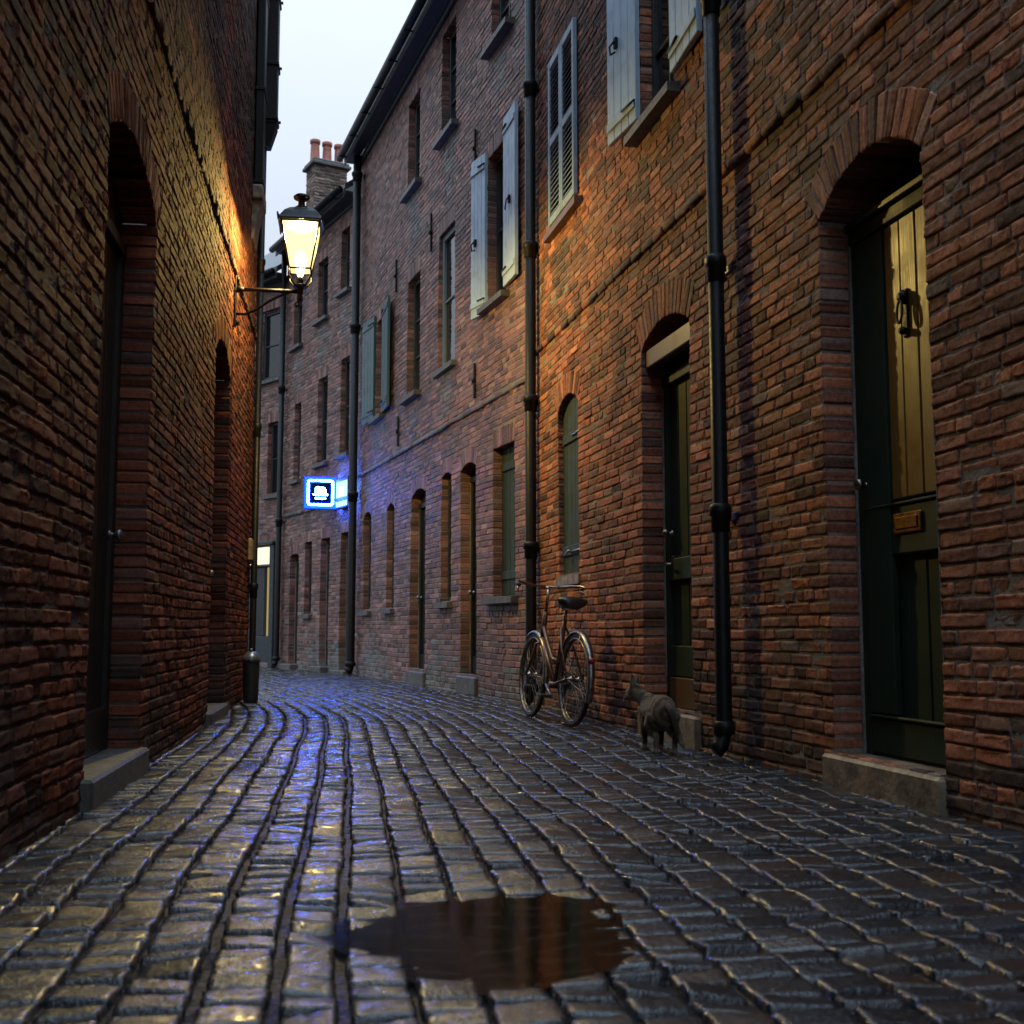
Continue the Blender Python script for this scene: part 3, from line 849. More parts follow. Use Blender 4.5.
# ================================================================== drainpipes and wall fittings
G = 'cast iron drainpipes on the alley walls'
drainpipe(F1, 2.47, 0, 9.15, .047, 'black drainpipe between the two arched green doors', (1.42, 2.92, 4.6, 6.4, 8.0), .045)
drainpipe(F1, 7.20, 0, 9.05, .056, 'black drainpipe directly behind the bicycle', (1.55, 3.02, 4.6, 6.3, 7.9), .025)
drainpipe(F2, 8.26, 0, 8.95, .07, 'dark drainpipe right of the blue lit sign', (3.0, 5.9, 8.6), .05)
drainpipe(F3, 3.74, 0, 8.4, .055, 'slim dark drainpipe left of the blue sign at the end of the lane', (2.9, 5.6), .05)
drainpipe(FL, U(9.06), 0, 6.3, .036, 'dark drainpipe down the far corner of the left wall, below the metal duct', (1.2, 3.0, 4.9), .012, shoe=True)

def place(F, u, w, v):
    (O, D, rz) = F
    return (O[0]+D[0]*u-D[1]*w, O[1]+D[1]*u+D[0]*w, v)

# metal duct at the far top of the left wall
e = empty('ventilation_duct', place(FL, U(8.98), 0, 6.25), FL[2], 'dark square metal duct with tapered foot high on the left wall', 'duct')
m = MB(); m.box((-.14, .02, .26), (.10, .20, 3.2), .012); m.build('duct_shaft', M['iron'], e)
m = MB()
m.add([(-.14, .02, .258), (.10, .02, .258), (.10, .20, .258), (-.14, .20, .258), (-.09, .03, 0), (.05, .03, 0), (.05, .13, 0), (-.09, .13, 0)],
      [[0, 3, 2, 1][::-1], [4, 7, 6, 5], [0, 1, 5, 4][::-1], [1, 2, 6, 5][::-1], [2, 3, 7, 6][::-1], [3, 0, 4, 7][::-1]])
m.build('tapered_foot', M['iron'], e)
for z in (.30, .95, 1.75, 2.5):
    m = MB(); m.box((-.16, .008, z), (.12, .215, z+.045), .006); m.box((-.03, .216, z+.005), (.0, .24, z+.03), .003); m.build('flange', M['iron'], e)
e = empty('ventilation_shaft', place(FL, U(8.45), 0, 5.52), FL[2], 'narrow dark metal shaft standing on the stone bracket of the left wall', 'duct')
m = MB(); m.box((-.16, .01, 0), (.14, .10, 3.5), .012); m.build('duct_shaft', M['iron'], e)
for z in (.05, 1.1, 2.2):
    m = MB(); m.box((-.175, .006, z), (.155, .112, z+.04), .005); m.build('flange', M['iron'], e)
e = empty('stone_bracket', place(FL, U(8.45), 0, 4.92), FL[2], 'carved stone bracket lit yellow beside the street lantern', 'stone bracket')
m = MB(); m.box((-.26, .003, .43), (.26, .12, .59), .015); m.build('top_slab', M['stone'], e)
m = MB(); m.prism([(.003, 0), (.025, .0), (.04, .10), (.055, .22), (.085, .34), (.105, .428), (.003, .428)], -.2, .2, 'x'); m.build('corbel_block', M['stone'], e)
e = empty('meter_box', place(FL, U(8.80), 0, 1.50), FL[2], 'small drab meter box fixed low on the far end of the left wall', 'meter box')
m = MB(); m.box((-.08, .004, 0), (.08, .05, .24), .010); m.build('box_case', M['stone'], e)
m = MB(); m.box((-.07, .051, .015), (.07, .056, .225), .005); m.build('box_door', M['stone'], e)

# ------------------------------------------------------------------ lantern
LP = place(FL, U(6.69), 0, 3.90)
e = empty('street_lantern', LP, FL[2], 'lit wall lantern with four glass panes glowing warm yellow', 'lantern')
ax = .60
m = MB(); m.box((-.035, .003, -.36), (.035, .022, .13), .006); m.lathe([(.03, .022), (.03, .04), (.014, .05)], (0, 0, .09), 10, 'y'); m.lathe([(.03, .022), (.03, .04), (.014, .05)], (0, 0, -.32), 10, 'y')
m.build('wall_plate', M['iron'], e)
m = MB(); m.tube([(0, .02, 0), (0, ax, 0)], .019, 10); m.lathe([(.03, .02), (.034, .05), (.02, .09)], (0, 0, 0), 12, 'y')
m.tube([(0, .02, -.235), (0, .10, -.235), (0, .20, -.19), (0, .32, -.10), (0, .44, -.035), (0, .50, -.01)], .013, 8)
m.lathe([(.012, -.10), (.026, -.09), (.030, -.05), (.022, -.03), (.030, -.02), (.030, .03), (.05, .04)], (0, ax, 0), 12)
m.build('bracket_arm', M['iron'], e)
def ring4(h): return [(-h, ax-h), (h, ax-h), (h, ax+h), (-h, ax+h)]
zb, zt, hb, ht = .20, .63, .098, .172
m = MB()
cb, ct = ring4(hb), ring4(ht); cg = ring4(.045)
for (a, b, c) in zip(cb, ct, cg):
    m.tube([(a[0], a[1], zb), (b[0], b[1], zt)], .009, 6)
    m.tube([(c[0], c[1], .045), (a[0]*1.03, ax+(a[1]-ax)*1.03, .13), (a[0], a[1], zb)], .008, 6)
for z, rr in ((zb, hb), (zt, ht), (.055, .05)):
    c = ring4(rr)
    for i in range(4):
        p, q = c[i], c[(i+1) % 4]; m.tube([(p[0], p[1], z), (q[0], q[1], z)], .010, 6)
m.box((-.055, ax-.055, .035), (.055, ax+.055, .05), .004)
m.lathe([(.032, .05), (.03, .12), (.02, .14)], (0, ax, 0), 12)
m.build('lantern_frame', M['iron'], e)
m = MB()
for i in range(4):
    a, b = cb[i], cb[(i+1) % 4]; c, d = ct[(i+1) % 4], ct[i]
    s = .975
    f = lambda p, z: (p[0]*s, ax+(p[1]-ax)*s, z)
    m.quad(f(a, zb+.006), f(b, zb+.006), f(c, zt-.006), f(d, zt-.006))
gl = m.build('glass_pane', M['lamp_glass'], e)
m = MB()                                           # roof with dome, ears, finial
h = ht+.035
prof = [(h, .632), (h*1.0, .648), (h*.90, .675), (h*.72, .735), (h*.50, .775), (h*.30, .795), (.045, .80)]
for i in range(len(prof)-1):
    a = ring4(prof[i][0]); b = ring4(prof[i+1][0])
    for k in range(4):
        l = (k+1) % 4
        m.quad((a[k][0], a[k][1], prof[i][1]), (a[l][0], a[l][1], prof[i][1]), (b[l][0], b[l][1], prof[i+1][1]), (b[k][0], b[k][1], prof[i+1][1]))
a = ring4(h); b = ring4(ht-.02)
for k in range(4):
    l = (k+1) % 4
    m.quad((b[k][0], b[k][1], .631), (b[l][0], b[l][1], .631), (a[l][0], a[l][1], .632), (a[k][0], a[k][1], .632))
for c in ring4(h-.005): m.tube([(c[0], c[1], .615), (c[0], c[1], .66), (c[0]*1.04, ax+(c[1]-ax)*1.04, .69)], [.006, .012, .006], 6)
m.build('lantern_roof', M['iron'], e)
m = MB(); m.lathe([(.055, .795), (.06, .815), (.035, .83), (.03, .865), (.04, .88), (.072, .895), (.078, .915), (.055, .935), (.02, .945)], (0, ax, 0), 16); m.build('finial', M['iron'], e)
m = MB(); m.lathe([(.018, .14), (.03, .17), (.05, .24), (.055, .30), (.045, .36), (.015, .39)], (0, ax, 0), 14); m.build('bulb', M['bulb'], e)
li = bpy.data.lights.new('lantern_light', 'POINT'); li.energy = 1300; li.color = (1., .70, .20); li.shadow_soft_size = .045
lo = bpy.data.objects.new('lantern_light', li); COL.objects.link(lo)
p = place(FL, U(6.69), ax, 3.90+.598); lo.location = p
bpy.data.objects['bulb'].visible_shadow = True

# ------------------------------------------------------------------ lit signs
def neon_sign(name, origin, rz, size, label, bracket, cat='lit sign'):
    e = empty(name, origin, rz, label, cat)
    s = size/2
    m = MB(); m.box((-s-.07, -.07, -s-.07), (s+.07, .05, s+.07), .02); m.build('sign_case', M['iron'], e)
    m = MB(); m.box((-s-.06, -.079, -s-.06), (s+.06, -.071, s+.06), .002); m.build('sign_face', M['neon_bloom'], e)  # added blue board, its glow stands in for bloom around the sign
    m = MB(); m.box((-s-.06, .052, -s-.06), (s+.06, .058, s+.06), .002); m.build('added_halo_panel', M['added_halo'], e)  # added glowing back, throws blue onto the wall behind
    m = MB(); m.box((-s+.035, -.086, -s+.035), (s-.035, -.080, s-.035), .002); m.build('inner_panel', M['neon_dim'], e)
    m = MB(); r = .017; k = s-.005; c = .03
    path = []
    for (x, z, a0) in ((k-c, -k+c, -90), (k-c, k-c, 0), (-k+c, k-c, 90), (-k+c, -k+c, 180)):
        for t in (0, 30, 60, 90):
            a = math.radians(a0+t); path.append((x+c*math.cos(a), -.105, z+c*math.sin(a)))
    m.tube(path, r, 8, closed=True); m.build('neon_tube', M['neon_white'], e)
    m = MB()                                       # emblem: rounded heap on a rim over a bar
    q = size/.48
    poly = [(-.135, -.055), (.135, -.055), (.145, -.03), (.11, -.02), (.108, .05), (.085, .095), (.04, .11), (-.01, .105), (-.06, .112), (-.10, .095), (-.10, -.02), (-.145, -.03)]
    m.prism([(a*q, b*q) for a, b in poly], -.112, -.094); m.box((-.10*q, -.112, -.125*q), (.10*q, -.094, -.095*q), .004)
    m.build('emblem', M['neon_white'], e)
    if bracket:
        m = MB(); m.tube([(s+.06, -.01, s*.6), (bracket, -.01, s*.6)], .015, 6); m.tube([(s+.06, -.01, -s*.6), (bracket, -.01, -s*.6)], .015, 6); m.build('sign_bracket', M['iron'], e)
    return e
ps = place(F3, .98, .27, 3.18)
neon_sign('neon_sign', ps, F3[2]-PI/2-math.radians(16), .44, 'square blue neon sign hanging off the far wall, complete white frame and emblem', .22)
e = empty('wall_sign', place(F3, .36, 0, 3.14), F3[2], 'pale blue lit sign flat on the wall, half hidden by the drainpipe', 'lit sign')
m = MB(); m.box((-.28, .004, -.27), (.28, .10, .27), .012); m.build('sign_case', M['iron'], e)
m = MB(); m.box((-.26, .101, -.08), (.26, .106, .20), .002); m.box((-.26, .101, -.24), (.26, .106, -.15), .002); m.build('sign_face', M['neon_pale'], e)
m = MB(); m.prism([(-.11, -.05), (.11, -.05), (.07, .10), (-.06, .10)], .107, .115); m.build('emblem', M['neon_white'], e)
e = empty('shop_sign', place(F4, .34, 0, 2.05), F4[2], 'glowing cream shop sign board over the lit window at the lane end', 'shop sign')
m = MB(); m.box((0, -.015, .0), (1.75, .06, .40), .01); m.build('sign_case', M['frame_pale'], e)
m = MB(); m.box((.03, .061, .03), (1.72, .066, .37), .002); m.build('sign_face', M['shop_light'], e)

# ------------------------------------------------------------------ litter bin at the far left corner
e = empty('litter_bin', (-2.63, 11.70, 0), FL[2], 'small dark litter bin at the foot of the far left corner', 'bin')
m = MB(); m.lathe([(.065, .02), (.075, .05), (.083, .42), (.085, .43)], (0, 0, 0), 16); m.build('bin_body', M['dark_wood'], e)
m = MB(); m.lathe([(.092, .432), (.095, .46), (.08, .50), (.045, .53), (.02, .535)], (0, 0, 0), 16); m.tube([(-.04, 0, .53), (-.03, 0, .56), (.03, 0, .56), (.04, 0, .53)], .008, 6); m.build('bin_lid', M['lead'], e)

# ------------------------------------------------------------------ cobbled lane
PUD = (-.06, 2.98)
def pud(x, y):
    dx, dy = x-PUD[0], y-PUD[1]
    r = (dx/.27)**2+(dy/.33)**2
    wob = .10*math.sin(5*math.atan2(dy, dx)+.7)+.15*math.sin(3*math.atan2(dy, dx)+2)
    return r*(1+wob)
def zg(x, y):
    z = .006*math.sin(x*2.1+y*.7+.4)+.005*math.sin(y*1.9-x*1.3)+.004*math.sin(x*4.3+1)*math.cos(y*3.1)
    r = pud(x, y)
    if r < 2.6: z = z*min(1, max(0, (r-1.0)/1.6)) - .019*max(0, 1-(r/2.0)**1.5)
    return z
ang = []                                            # centre line, starts below camera and bends left
STEP = .05; S0 = -9.0
pts = []; x, y = -.35+.1418*9.3, -9.0; s = S0
while s < 27:
    if s < 8.6: a = math.radians(8.07)
    elif s < 13: a = math.radians(8.07+(s-8.6)/4.4*12)
    elif s < 20: a = math.radians(20+(s-13)/7*11)
    else: a = math.radians(min(48, 31+(s-20)/5*16))
    pts.append((x, y, a)); x -= math.sin(a)*STEP; y += math.cos(a)*STEP; s += STEP
def path_pt(s, t):
    k = (s-S0)/STEP; i = max(0, min(len(pts)-2, int(k))); f = k-i
    x = pts[i][0]*(1-f)+pts[i+1][0]*f; y = pts[i][1]*(1-f)+pts[i+1][1]*f; a = pts[i][2]*(1-f)+pts[i+1][2]*f
    return (x+math.cos(a)*t, y+math.sin(a)*t)
def sd(F, x, y):
    (O, D, rz) = F
    return -(x-O[0])*D[1]+(y-O[1])*D[0], (x-O[0])*D[0]+(y-O[1])*D[1]
def inside(x, y):
    m = .10
    dL, uL = sd(FL, x, y)
    if uL > -.1 and dL < -m: return False
    for F, L in ((F1, LEN1), (F2, LEN2), (F3, LEN3), (F4, 5)):
        d, u = sd(F, x, y)
        if (F is F1 or u > -.2) and (u < L+.3) and d < -m: return False
    return x > -9
rnd = random.Random(99)
tb = [-3.6]                                          # joints between the files of setts
fixed = [0.0, .165, .31]
while tb[-1] < -.22: tb.append(tb[-1]+rnd.uniform(.128, .158))
tb = [t for t in tb if t < -.12]+fixed
while tb[-1] < 6.2: tb.append(tb[-1]+rnd.uniform(.128, .160))
items = []
for i in range(len(tb)-1):
    gl_ = .013 if tb[i] in fixed else .006; gr_ = .013 if tb[i+1] in fixed else .006
    s = -7+rnd.uniform(0, .2)
    ph = rnd.uniform(0, 6)
    while s < 26:
        L = rnd.uniform(.092, .125) if rnd.random() > .08 else rnd.uniform(.125, .16)
        sm = s+L/2
        cx_, cy_ = path_pt(sm, (tb[i]+tb[i+1])/2)
        if inside(cx_, cy_):
            wob = lambda ss, tt: tt+.007*math.sin(ss*1.3+tt*2)+.005*math.sin(ss*3.1+tt*5)
            g = rnd.uniform(.006, .010)
            sk = rnd.gauss(0, .006)
            q = [path_pt(s+g+sk, wob(s, tb[i])+gl_), path_pt(s+g-sk, wob(s, tb[i+1])-gr_), path_pt(s+L-g-sk, wob(s+L, tb[i+1])-gr_), path_pt(s+L-g+sk, wob(s+L, tb[i])+gl_)]
            items.append((q, rnd.gauss(0, .0020)*min(1, .35+.3*max(0, pud(cx_, cy_)-1)), math.hypot(cx_, cy_)))
        s += L
C = np.array([q for q, z, d in items]); W = np.array([z for q, z, d in items]); Dd = np.array([d for q, z, d in items])
rg = np.random.default_rng(5)
Vs, Qs, As, n0 = [], [], [], 0
for sel, kw in ((Dd < 8, dict(nmid=5, nmidb=5, hold=True, wrough=.0009)), (Dd >= 8, dict(nmid=3, nmidb=3, wrough=.0011))):
    V, Q, k = blocks(C[sel], W[sel], np.full(sel.sum(), .07), rg, r=.0075, rough=.0012, jit=.0035, tilt=.0034, bulge=.0016, **kw)
    V[:, 2] += np.array([zg(px, py) for px, py in V[:, :2]])
    at = rg.random((sel.sum(), 4)); at[:, 3] = 1
    Vs.append(V); Qs.append(Q+n0); As.append(np.repeat(at, k, 0)); n0 += len(V)
def sett_material():
    t = NT('wet_setts'); c = t.coord(); a = t.attr('bk')
    base = t.ramp(a[0], [(0., (.009, .011, .014)), (.38, (.016, .019, .024)), (.58, (.025, .023, .023)), (.80, (.052, .029, .019)), (1., (.032, .037, .046))])
    n = t.noise(c, 14, 5, .6); f = t.noise(c, 75, 5, .6); wet = t.noise(c, 1.1, 4, .6, .6); sp = t.noise(c, 210, 2)
    col = t.mix(t.ramp(f, [(.4, 0.), (.75, .6)]), base, (.040, .044, .051))
    rough = t.math('ADD', t.ramp(wet, [(.36, .08), (.66, .22)]), t.math('ADD', t.math('MULTIPLY', t.math('SUBTRACT', n, .5), .25), t.math('MULTIPLY', t.math('SUBTRACT', f, .5), .4)))
    rough = t.math('MAXIMUM', rough, .10)
    h = t.math('ADD', t.math('ADD', t.math('MULTIPLY', t.noise(c, 24, 6, .6), .3), t.math('MULTIPLY', f, .7)), t.math('MULTIPLY', sp, .25))
    return t.P(col=col, rough=rough, spec=.85, ior=1.5, coat=.10, coat_rough=.13, normal=t.bump(h, .75, .008))
lane = np_mesh('cobbled_lane', np.concatenate(Vs), np.concatenate(Qs), [sett_material()], np.zeros(n0, int)[:sum(len(q) for q in Qs)], None, True, np.concatenate(As))
tag(lane, 'wet dark cobbles of the lane', kind='structure')
def joint_material():
    t = NT('wet_joint_soil'); c = t.coord(); n = t.noise(c, 40, 5, .6); b = t.noise(c, 3, 4)
    return t.P(col=t.ramp(n, [(.3, (.004, .004, .004)), (.7, (.016, .014, .013))]), rough=t.ramp(b, [(.42, .22), (.62, .6)]), spec=.45, normal=t.bump(n, 1., .03))
# joint bed follows the lane surface
nx, ny = 60, 190
gx = np.linspace(-9, 3.6, nx); gy = np.linspace(-9, 27, ny)
Vb = np.array([(x, y, zg(x, y)-.022) for x in gx for y in gy])
Qb = np.array([(i*ny+j, (i+1)*ny+j, (i+1)*ny+j+1, i*ny+j+1) for i in range(nx-1) for j in range(ny-1)])
bed = np_mesh('ground', Vb, Qb, [joint_material()], np.zeros(len(Qb), int)); tag(bed, 'wet soil between the cobbles', kind='structure')
m = MB(); m.box((-400, -400, -1.2), (400, 400, -.25), .01); o = m.build('terrain', M['stone_dark']); tag(o, 'town ground beyond the lane', kind='structure')
# puddle
def water_material():
    t = NT('puddle_water'); c = t.coord(); t.n.remove(t.b)
    g = t.node('ShaderNodeBsdfGlossy'); g.inputs['Roughness'].default_value = .085; g.inputs['Color'].default_value = (.72, .74, .74, 1)
    tr = t.node('ShaderNodeBsdfTransparent'); tr.inputs[0].default_value = (.30, .27, .225, 1)
    fr = t.node('ShaderNodeFresnel'); fr.inputs[0].default_value = 1.33
    nb = t.bump(t.noise(c, 9, 2), .03, .01)
    for nd in (g, fr): t.t.links.new(nb, nd.inputs['Normal'])
    mx = t.node('ShaderNodeMixShader')
    t.t.links.new(fr.outputs[0], mx.inputs[0]); t.t.links.new(tr.outputs[0], mx.inputs[1]); t.t.links.new(g.outputs[0], mx.inputs[2]); t.t.links.new(mx.outputs[0], t.out.inputs[0])
    return t.mat
vs = [(PUD[0], PUD[1], -.0055)]; fs = []
NP = 72
for i in range(NP):
    a = 2*PI*i/NP; d = .05
    while pud(PUD[0]+d*math.cos(a), PUD[1]+d*math.sin(a)) < 1.9: d += .01
    vs.append((PUD[0]+d*math.cos(a), PUD[1]+d*math.sin(a), -.0055))
for i in range(NP): fs.append([0, 1+i, 1+(i+1) % NP])
m = MB(); m.add(vs, fs, True); o = m.build('puddle', water_material()); tag(o, 'shallow rain puddle among the cobbles', kind='structure')

# ------------------------------------------------------------------ bicycle (x forward, y left, z up)
M['bike_paint'] = simple('rust_red_enamel', (.085, .030, .014), .42, 0., var=.5, scale=25, coat=.1)
M['rubber'] = simple('rubber', (.018, .018, .018), .6, var=.3)
M['tyre_wall'] = simple('tan_tyre', (.10, .085, .065), .6, var=.3)
M['leather'] = simple('saddle_leather', (.022, .016, .013), .38, var=.4, coat=.2)
M['reflector'] = simple('red_reflector', (.30, .02, .015), .25, var=.1)
bike = empty('bicycle', (.462, 9.02, .004), PI/2+math.radians(16.6), 'old rust brown step-through bicycle leaning on the brick wall by the drainpipe', 'bicycle')
bike.scale = (1.05,)*3
bike.rotation_euler = (math.radians(4.2), 0, PI/2+math.radians(16.6))
RA, FA, RW = (0, .345), (1.02, .345), .325
def arc(c, r, a0, a1, n, y=0): return [(c[0]+r*math.cos(math.radians(a0+(a1-a0)*i/n)), y, c[1]+r*math.sin(math.radians(a0+(a1-a0)*i/n))) for i in range(n+1)]
def wheel(c, rot=0):
    w = empty('wheel', (c[0], 0, c[1]), 0); w.parent = bike
    w.rotation_euler = (0, 0, rot)
    m = MB(); m.tube(arc((0, 0), RW, 0, 350, 35), .019, 10, closed=True); m.build('tyre', M['rubber'], w)
    m = MB(); m.tube(arc((0, 0), RW-.004, 0, 350, 35, .0), .0165, 8, closed=True); 
    for y in (-.0135, .0135): m.tube(arc((0, 0), RW-.020, 0, 350, 35, y), .006, 6, closed=True)
    m.build('rim', M['chrome'], w)
    m = MB()
    for i in range(32):
        a = 2*PI*i/32; b = a+(.5 if i % 2 else -.5); y = .028 if i % 4 < 2 else -.028
        m.tube([(.022*math.cos(b), y, .022*math.sin(b)), ((RW-.022)*math.cos(a), 0, (RW-.022)*math.sin(a))], .0016, 4, False)
    m.build('spokes', M['tin'], w)
    m = MB(); m.lathe([(.006, -.065), (.014, -.06), (.014, -.04), (.026, -.032), (.026, -.028), (.015, -.024), (.015, .024), (.026, .028), (.026, .032), (.014, .04), (.014, .06), (.006, .065)], (0, 0, 0), 12, 'y'); m.build('hub', M['chrome'], w)
wheel(RA); wheel(FA)
m = MB(); BBx, BBz = .45, .285
T = lambda pts, r: m.tube(pts, r, 10)
T([(.835, 0, .63), (.79, 0, .86)], .022); T([(.83, 0, .655), (BBx, 0, BBz)], .019)
T([(.812, 0, .75), (.70, 0, .62), (.55, 0, .49), (.375, 0, .46)], .017)
T([(BBx, 0, BBz), (.305, 0, .78)], .018)
for y in (-1, 1):
    T([(BBx, y*.03, BBz), (.33, y*.045, .30), (0, y*.062, .345)], .010)
    T([(.325, y*.02, .73), (.2, y*.05, .58), (0, y*.062, .345)], .008)
m.lathe([(.026, -.045), (.026, .045)], (BBx, 0, BBz), 14, 'y')
m.build('frame', M['bike_paint'], bike)
m = MB()
T([(.835, 0, .635), (.84, 0, .60)], .02)
for y in (-1, 1): T([(.843, y*.0, .61), (.85, y*.045, .60), (.89, y*.055, .50), (.96, y*.06, .41), (1.02, y*.064, .345)], .012)
m.build('fork', M['bike_paint'], bike)
m = MB()
T([(.79, 0, .86), (.755, 0, 1.04)], .013); T([(.755, 0, 1.04), (.79, 0, 1.06), (.825, 0, 1.062)], .013)
for y in (-1, 1): T([(.825, 0, 1.062), (.83, y*.10, 1.068), (.81, y*.20, 1.082), (.74, y*.27, 1.085), (.64, y*.305, 1.062), (.58, y*.31, 1.05)], .0115)
hb_ = m.build('handlebar', M['chrome'], bike)
for y in (-1, 1):
    m = MB(); T([(.67, y*.298, 1.070), (.58, y*.31, 1.05), (.555, y*.312, 1.045)], [.017, .0175, .016]); m.build('grip', M['rubber'], hb_)
    m = MB(); T([(.78, y*.25, 1.08), (.75, y*.265, 1.045), (.62, y*.30, 1.01)], [.009, .007, .006]); m.build('brake_lever', M['chrome'], hb_)
m = MB()
for y in (-.25, .25): T([(.77, y, 1.07), (.88, y*.7, 1.09), (.92, y*.2, .94), (.86, 0, .78)], .0035)
m.build('brake_cable', M['rubber'], hb_)
m = MB(); T([(.31, 0, .76), (.287, 0, .865)], .0135); m.build('seat_post', M['chrome'], bike)
m = MB()                                            # saddle: wide at the back, narrow nose
prof = [(.135, .02), (.125, .075), (.06, .108), (.0, .112), (-.06, .10), (-.09, .06), (-.10, .0)]
n = 12; vs, fs = [], []
secs = [(.17, .012, .0), (.12, .024, .008), (.04, .034, .008), (-.02, .062, .010), (-.07, .098, .018), (-.11, .110, .022), (-.14, .085, .014), (-.152, .03, .0)]
for (x, w, z) in secs:
    for k in range(n):
        a = 2*PI*k/n; cz = math.sin(a)
        vs.append((.27+x*1.1, w*1.15*math.cos(a), .915+z+(.028*cz if cz > 0 else .065*cz*(.5+w*5))))
for i in range(len(secs)-1):
    for k in range(n): fs.append([i*n+k, (i+1)*n+k, (i+1)*n+(k+1) % n, i*n+(k+1) % n])
fs.append(list(range(n))); fs.append([(len(secs)-1)*n+k for k in range(n)][::-1])
m.add(vs, fs, True); sd_ = m.build('saddle', M['leather'], bike)
m = MB()
for y in (-1, 1):
    m.tube([(.27-.085+.018*math.cos(a)*1, y*.06+.018*math.sin(a), .895-i*.0022) for i, a in enumerate([k*.7 for k in range(22)])], .004, 5)
    T([(.40, y*.01, .885), (.27, y*.03, .872), (.18, y*.055, .875)], .004)
m.build('saddle_spring', M['chrome'], sd_)
def mudguard(c, a0, a1):
    m = MB(); r = RW+.032; n = 26; vs, fs = [], []
    for i in range(n+1):
        a = math.radians(a0+(a1-a0)*i/n)
        for (dy, dr) in ((-.028, -.014), (-.024, 0), (-.012, .008), (0, .010), (.012, .008), (.024, 0), (.028, -.014), (.022, -.004), (0, .006), (-.022, -.004)):
            vs.append((c[0]+(r+dr)*math.cos(a), dy, c[1]+(r+dr)*math.sin(a)))
    for i in range(n):
        for k in range(10): fs.append([i*10+k, i*10+(k+1) % 10, (i+1)*10+(k+1) % 10, (i+1)*10+k])
    m.add(vs, fs, True)
    for y in (-1, 1):
        for aa in ((a0+a1)/2, a1-8 if a1 > 100 else a0+8):
            q = math.radians(aa); m.tube([(c[0], y*.06, c[1]), (c[0]+(r-.01)*math.cos(q), y*.027, c[1]+(r-.01)*math.sin(q))], .003, 5)
    return m.build('mudguard', M['chrome'], bike)
g1 = mudguard(RA, 20, 205); mudguard(FA, 60, 190)
m = MB(); m.lathe([(.022, 0), (.024, .012), (.018, .02), (.004, .024)], (0, 0, 0), 12, 'x'); o = m.build('reflector', M['reflector'], g1)
o.rotation_euler = (0, 0, PI); o.location = (RA[0]-.355*math.cos(math.radians(20)), 0, RA[1]+.37*math.sin(math.radians(20))+.02)
m = MB(); m.lathe([(.095, -.058), (.098, -.055), (.098, -.051), (.095, -.048)], (BBx, 0, BBz), 28, 'y')
for y, s in ((-1, 1), (1, -1)):
    T([(BBx, y*.07, BBz), (BBx+s*.165*math.cos(.5), y*.078, BBz+s*.165*math.sin(.5))], .009)
ck = m.build('crankset', M['tin'], bike)
for y, s in ((-1, 1), (1, -1)):
    px_, pz_ = BBx+s*.165*math.cos(.5), BBz+s*.165*math.sin(.5)
    m = MB(); m.box((px_-.045, y*.085-.0 if y > 0 else y*.085-.085, pz_-.012), (px_+.045, y*.085+.085 if y > 0 else y*.085, pz_+.012), .004); m.build('pedal', M['rubber'], ck)
m = MB()
m.prism([(-.02, .385), (.45, .385), (.55, .33), (.56, .25), (.50, .185), (.40, .19), (-.02, .305)], -.066, -.060); m.build('chain_guard', M['bike_paint'], bike)

# ------------------------------------------------------------------ cat (x forward, y left, z up)
def cat_material():
    t = NT('tabby_fur'); c = t.coord()
    w = t.node('ShaderNodeTexWave', wave_type='BANDS', bands_direction='X'); t.set(w.inputs['Vector'], c)
    w.inputs['Scale'].default_value = 8; w.inputs['Distortion'].default_value = 3.2; w.inputs['Detail'].default_value = 3; w.inputs['Detail Scale'].default_value = 2.5
    f = t.noise(t.mapping(c, (30, 90, 90)), 2, 4)
    col = t.ramp(w.outputs['Fac'], [(.2, (.045, .028, .017)), (.55, (.125, .080, .046)), (.95, (.19, .13, .08))])
    sep = t.node('ShaderNodeSeparateXYZ'); t.set(sep.inputs[0], c)
    x, z = sep.outputs[0], sep.outputs[2]
    chest = t.math('MULTIPLY', t.math('MULTIPLY', t.math('SUBTRACT', x, .085), 14., True), t.math('MULTIPLY', t.math('SUBTRACT', .275, z), 16., True))
    feet = t.math('MULTIPLY', t.math('SUBTRACT', .035, z), 60., True)
    col = t.mix(t.math('MAXIMUM', chest, feet), col, (.48, .42, .33))
    col = t.mix(t.ramp(f, [(.35, .4), (.65, 0.)]), col, (.02, .016, .013))
    return t.P(col=col, rough=.75, spec=.25, sheen=.25, normal=t.bump(f, .3, .004))
M['fur'] = cat_material()
M['eye'] = simple('cat_eye', (.25, .22, .05), .1, var=.1)
M['nose'] = simple('cat_nose', (.10, .04, .035), .4, var=.1)
CATP, CATR, CATS = (.895, 7.21, .004), math.radians(101), 1.13
cat = empty('cat', CATP, CATR, 'tabby cat with pale chest standing on the cobbles before the green door, looking away', 'cat')
cat.scale = (CATS*.97, CATS*.94, CATS*1.10)
m = MB()
def blob(c, r, n=14):
    vs, fs = [], []
    for i in range(n+1):
        th = PI*i/n
        for k in range(n*2):
            a = PI*k/n; vs.append((c[0]+r[0]*math.sin(th)*math.cos(a), c[1]+r[1]*math.sin(th)*math.sin(a), c[2]+r[2]*math.cos(th)))
    for i in range(n):
        for k in range(n*2):
            l = (k+1) % (n*2); fs.append([i*n*2+k, (i+1)*n*2+k, (i+1)*n*2+l, i*n*2+l])
    m.add(vs, fs, True)
def limb(pts, rr): m.tube(pts, rr, 14)
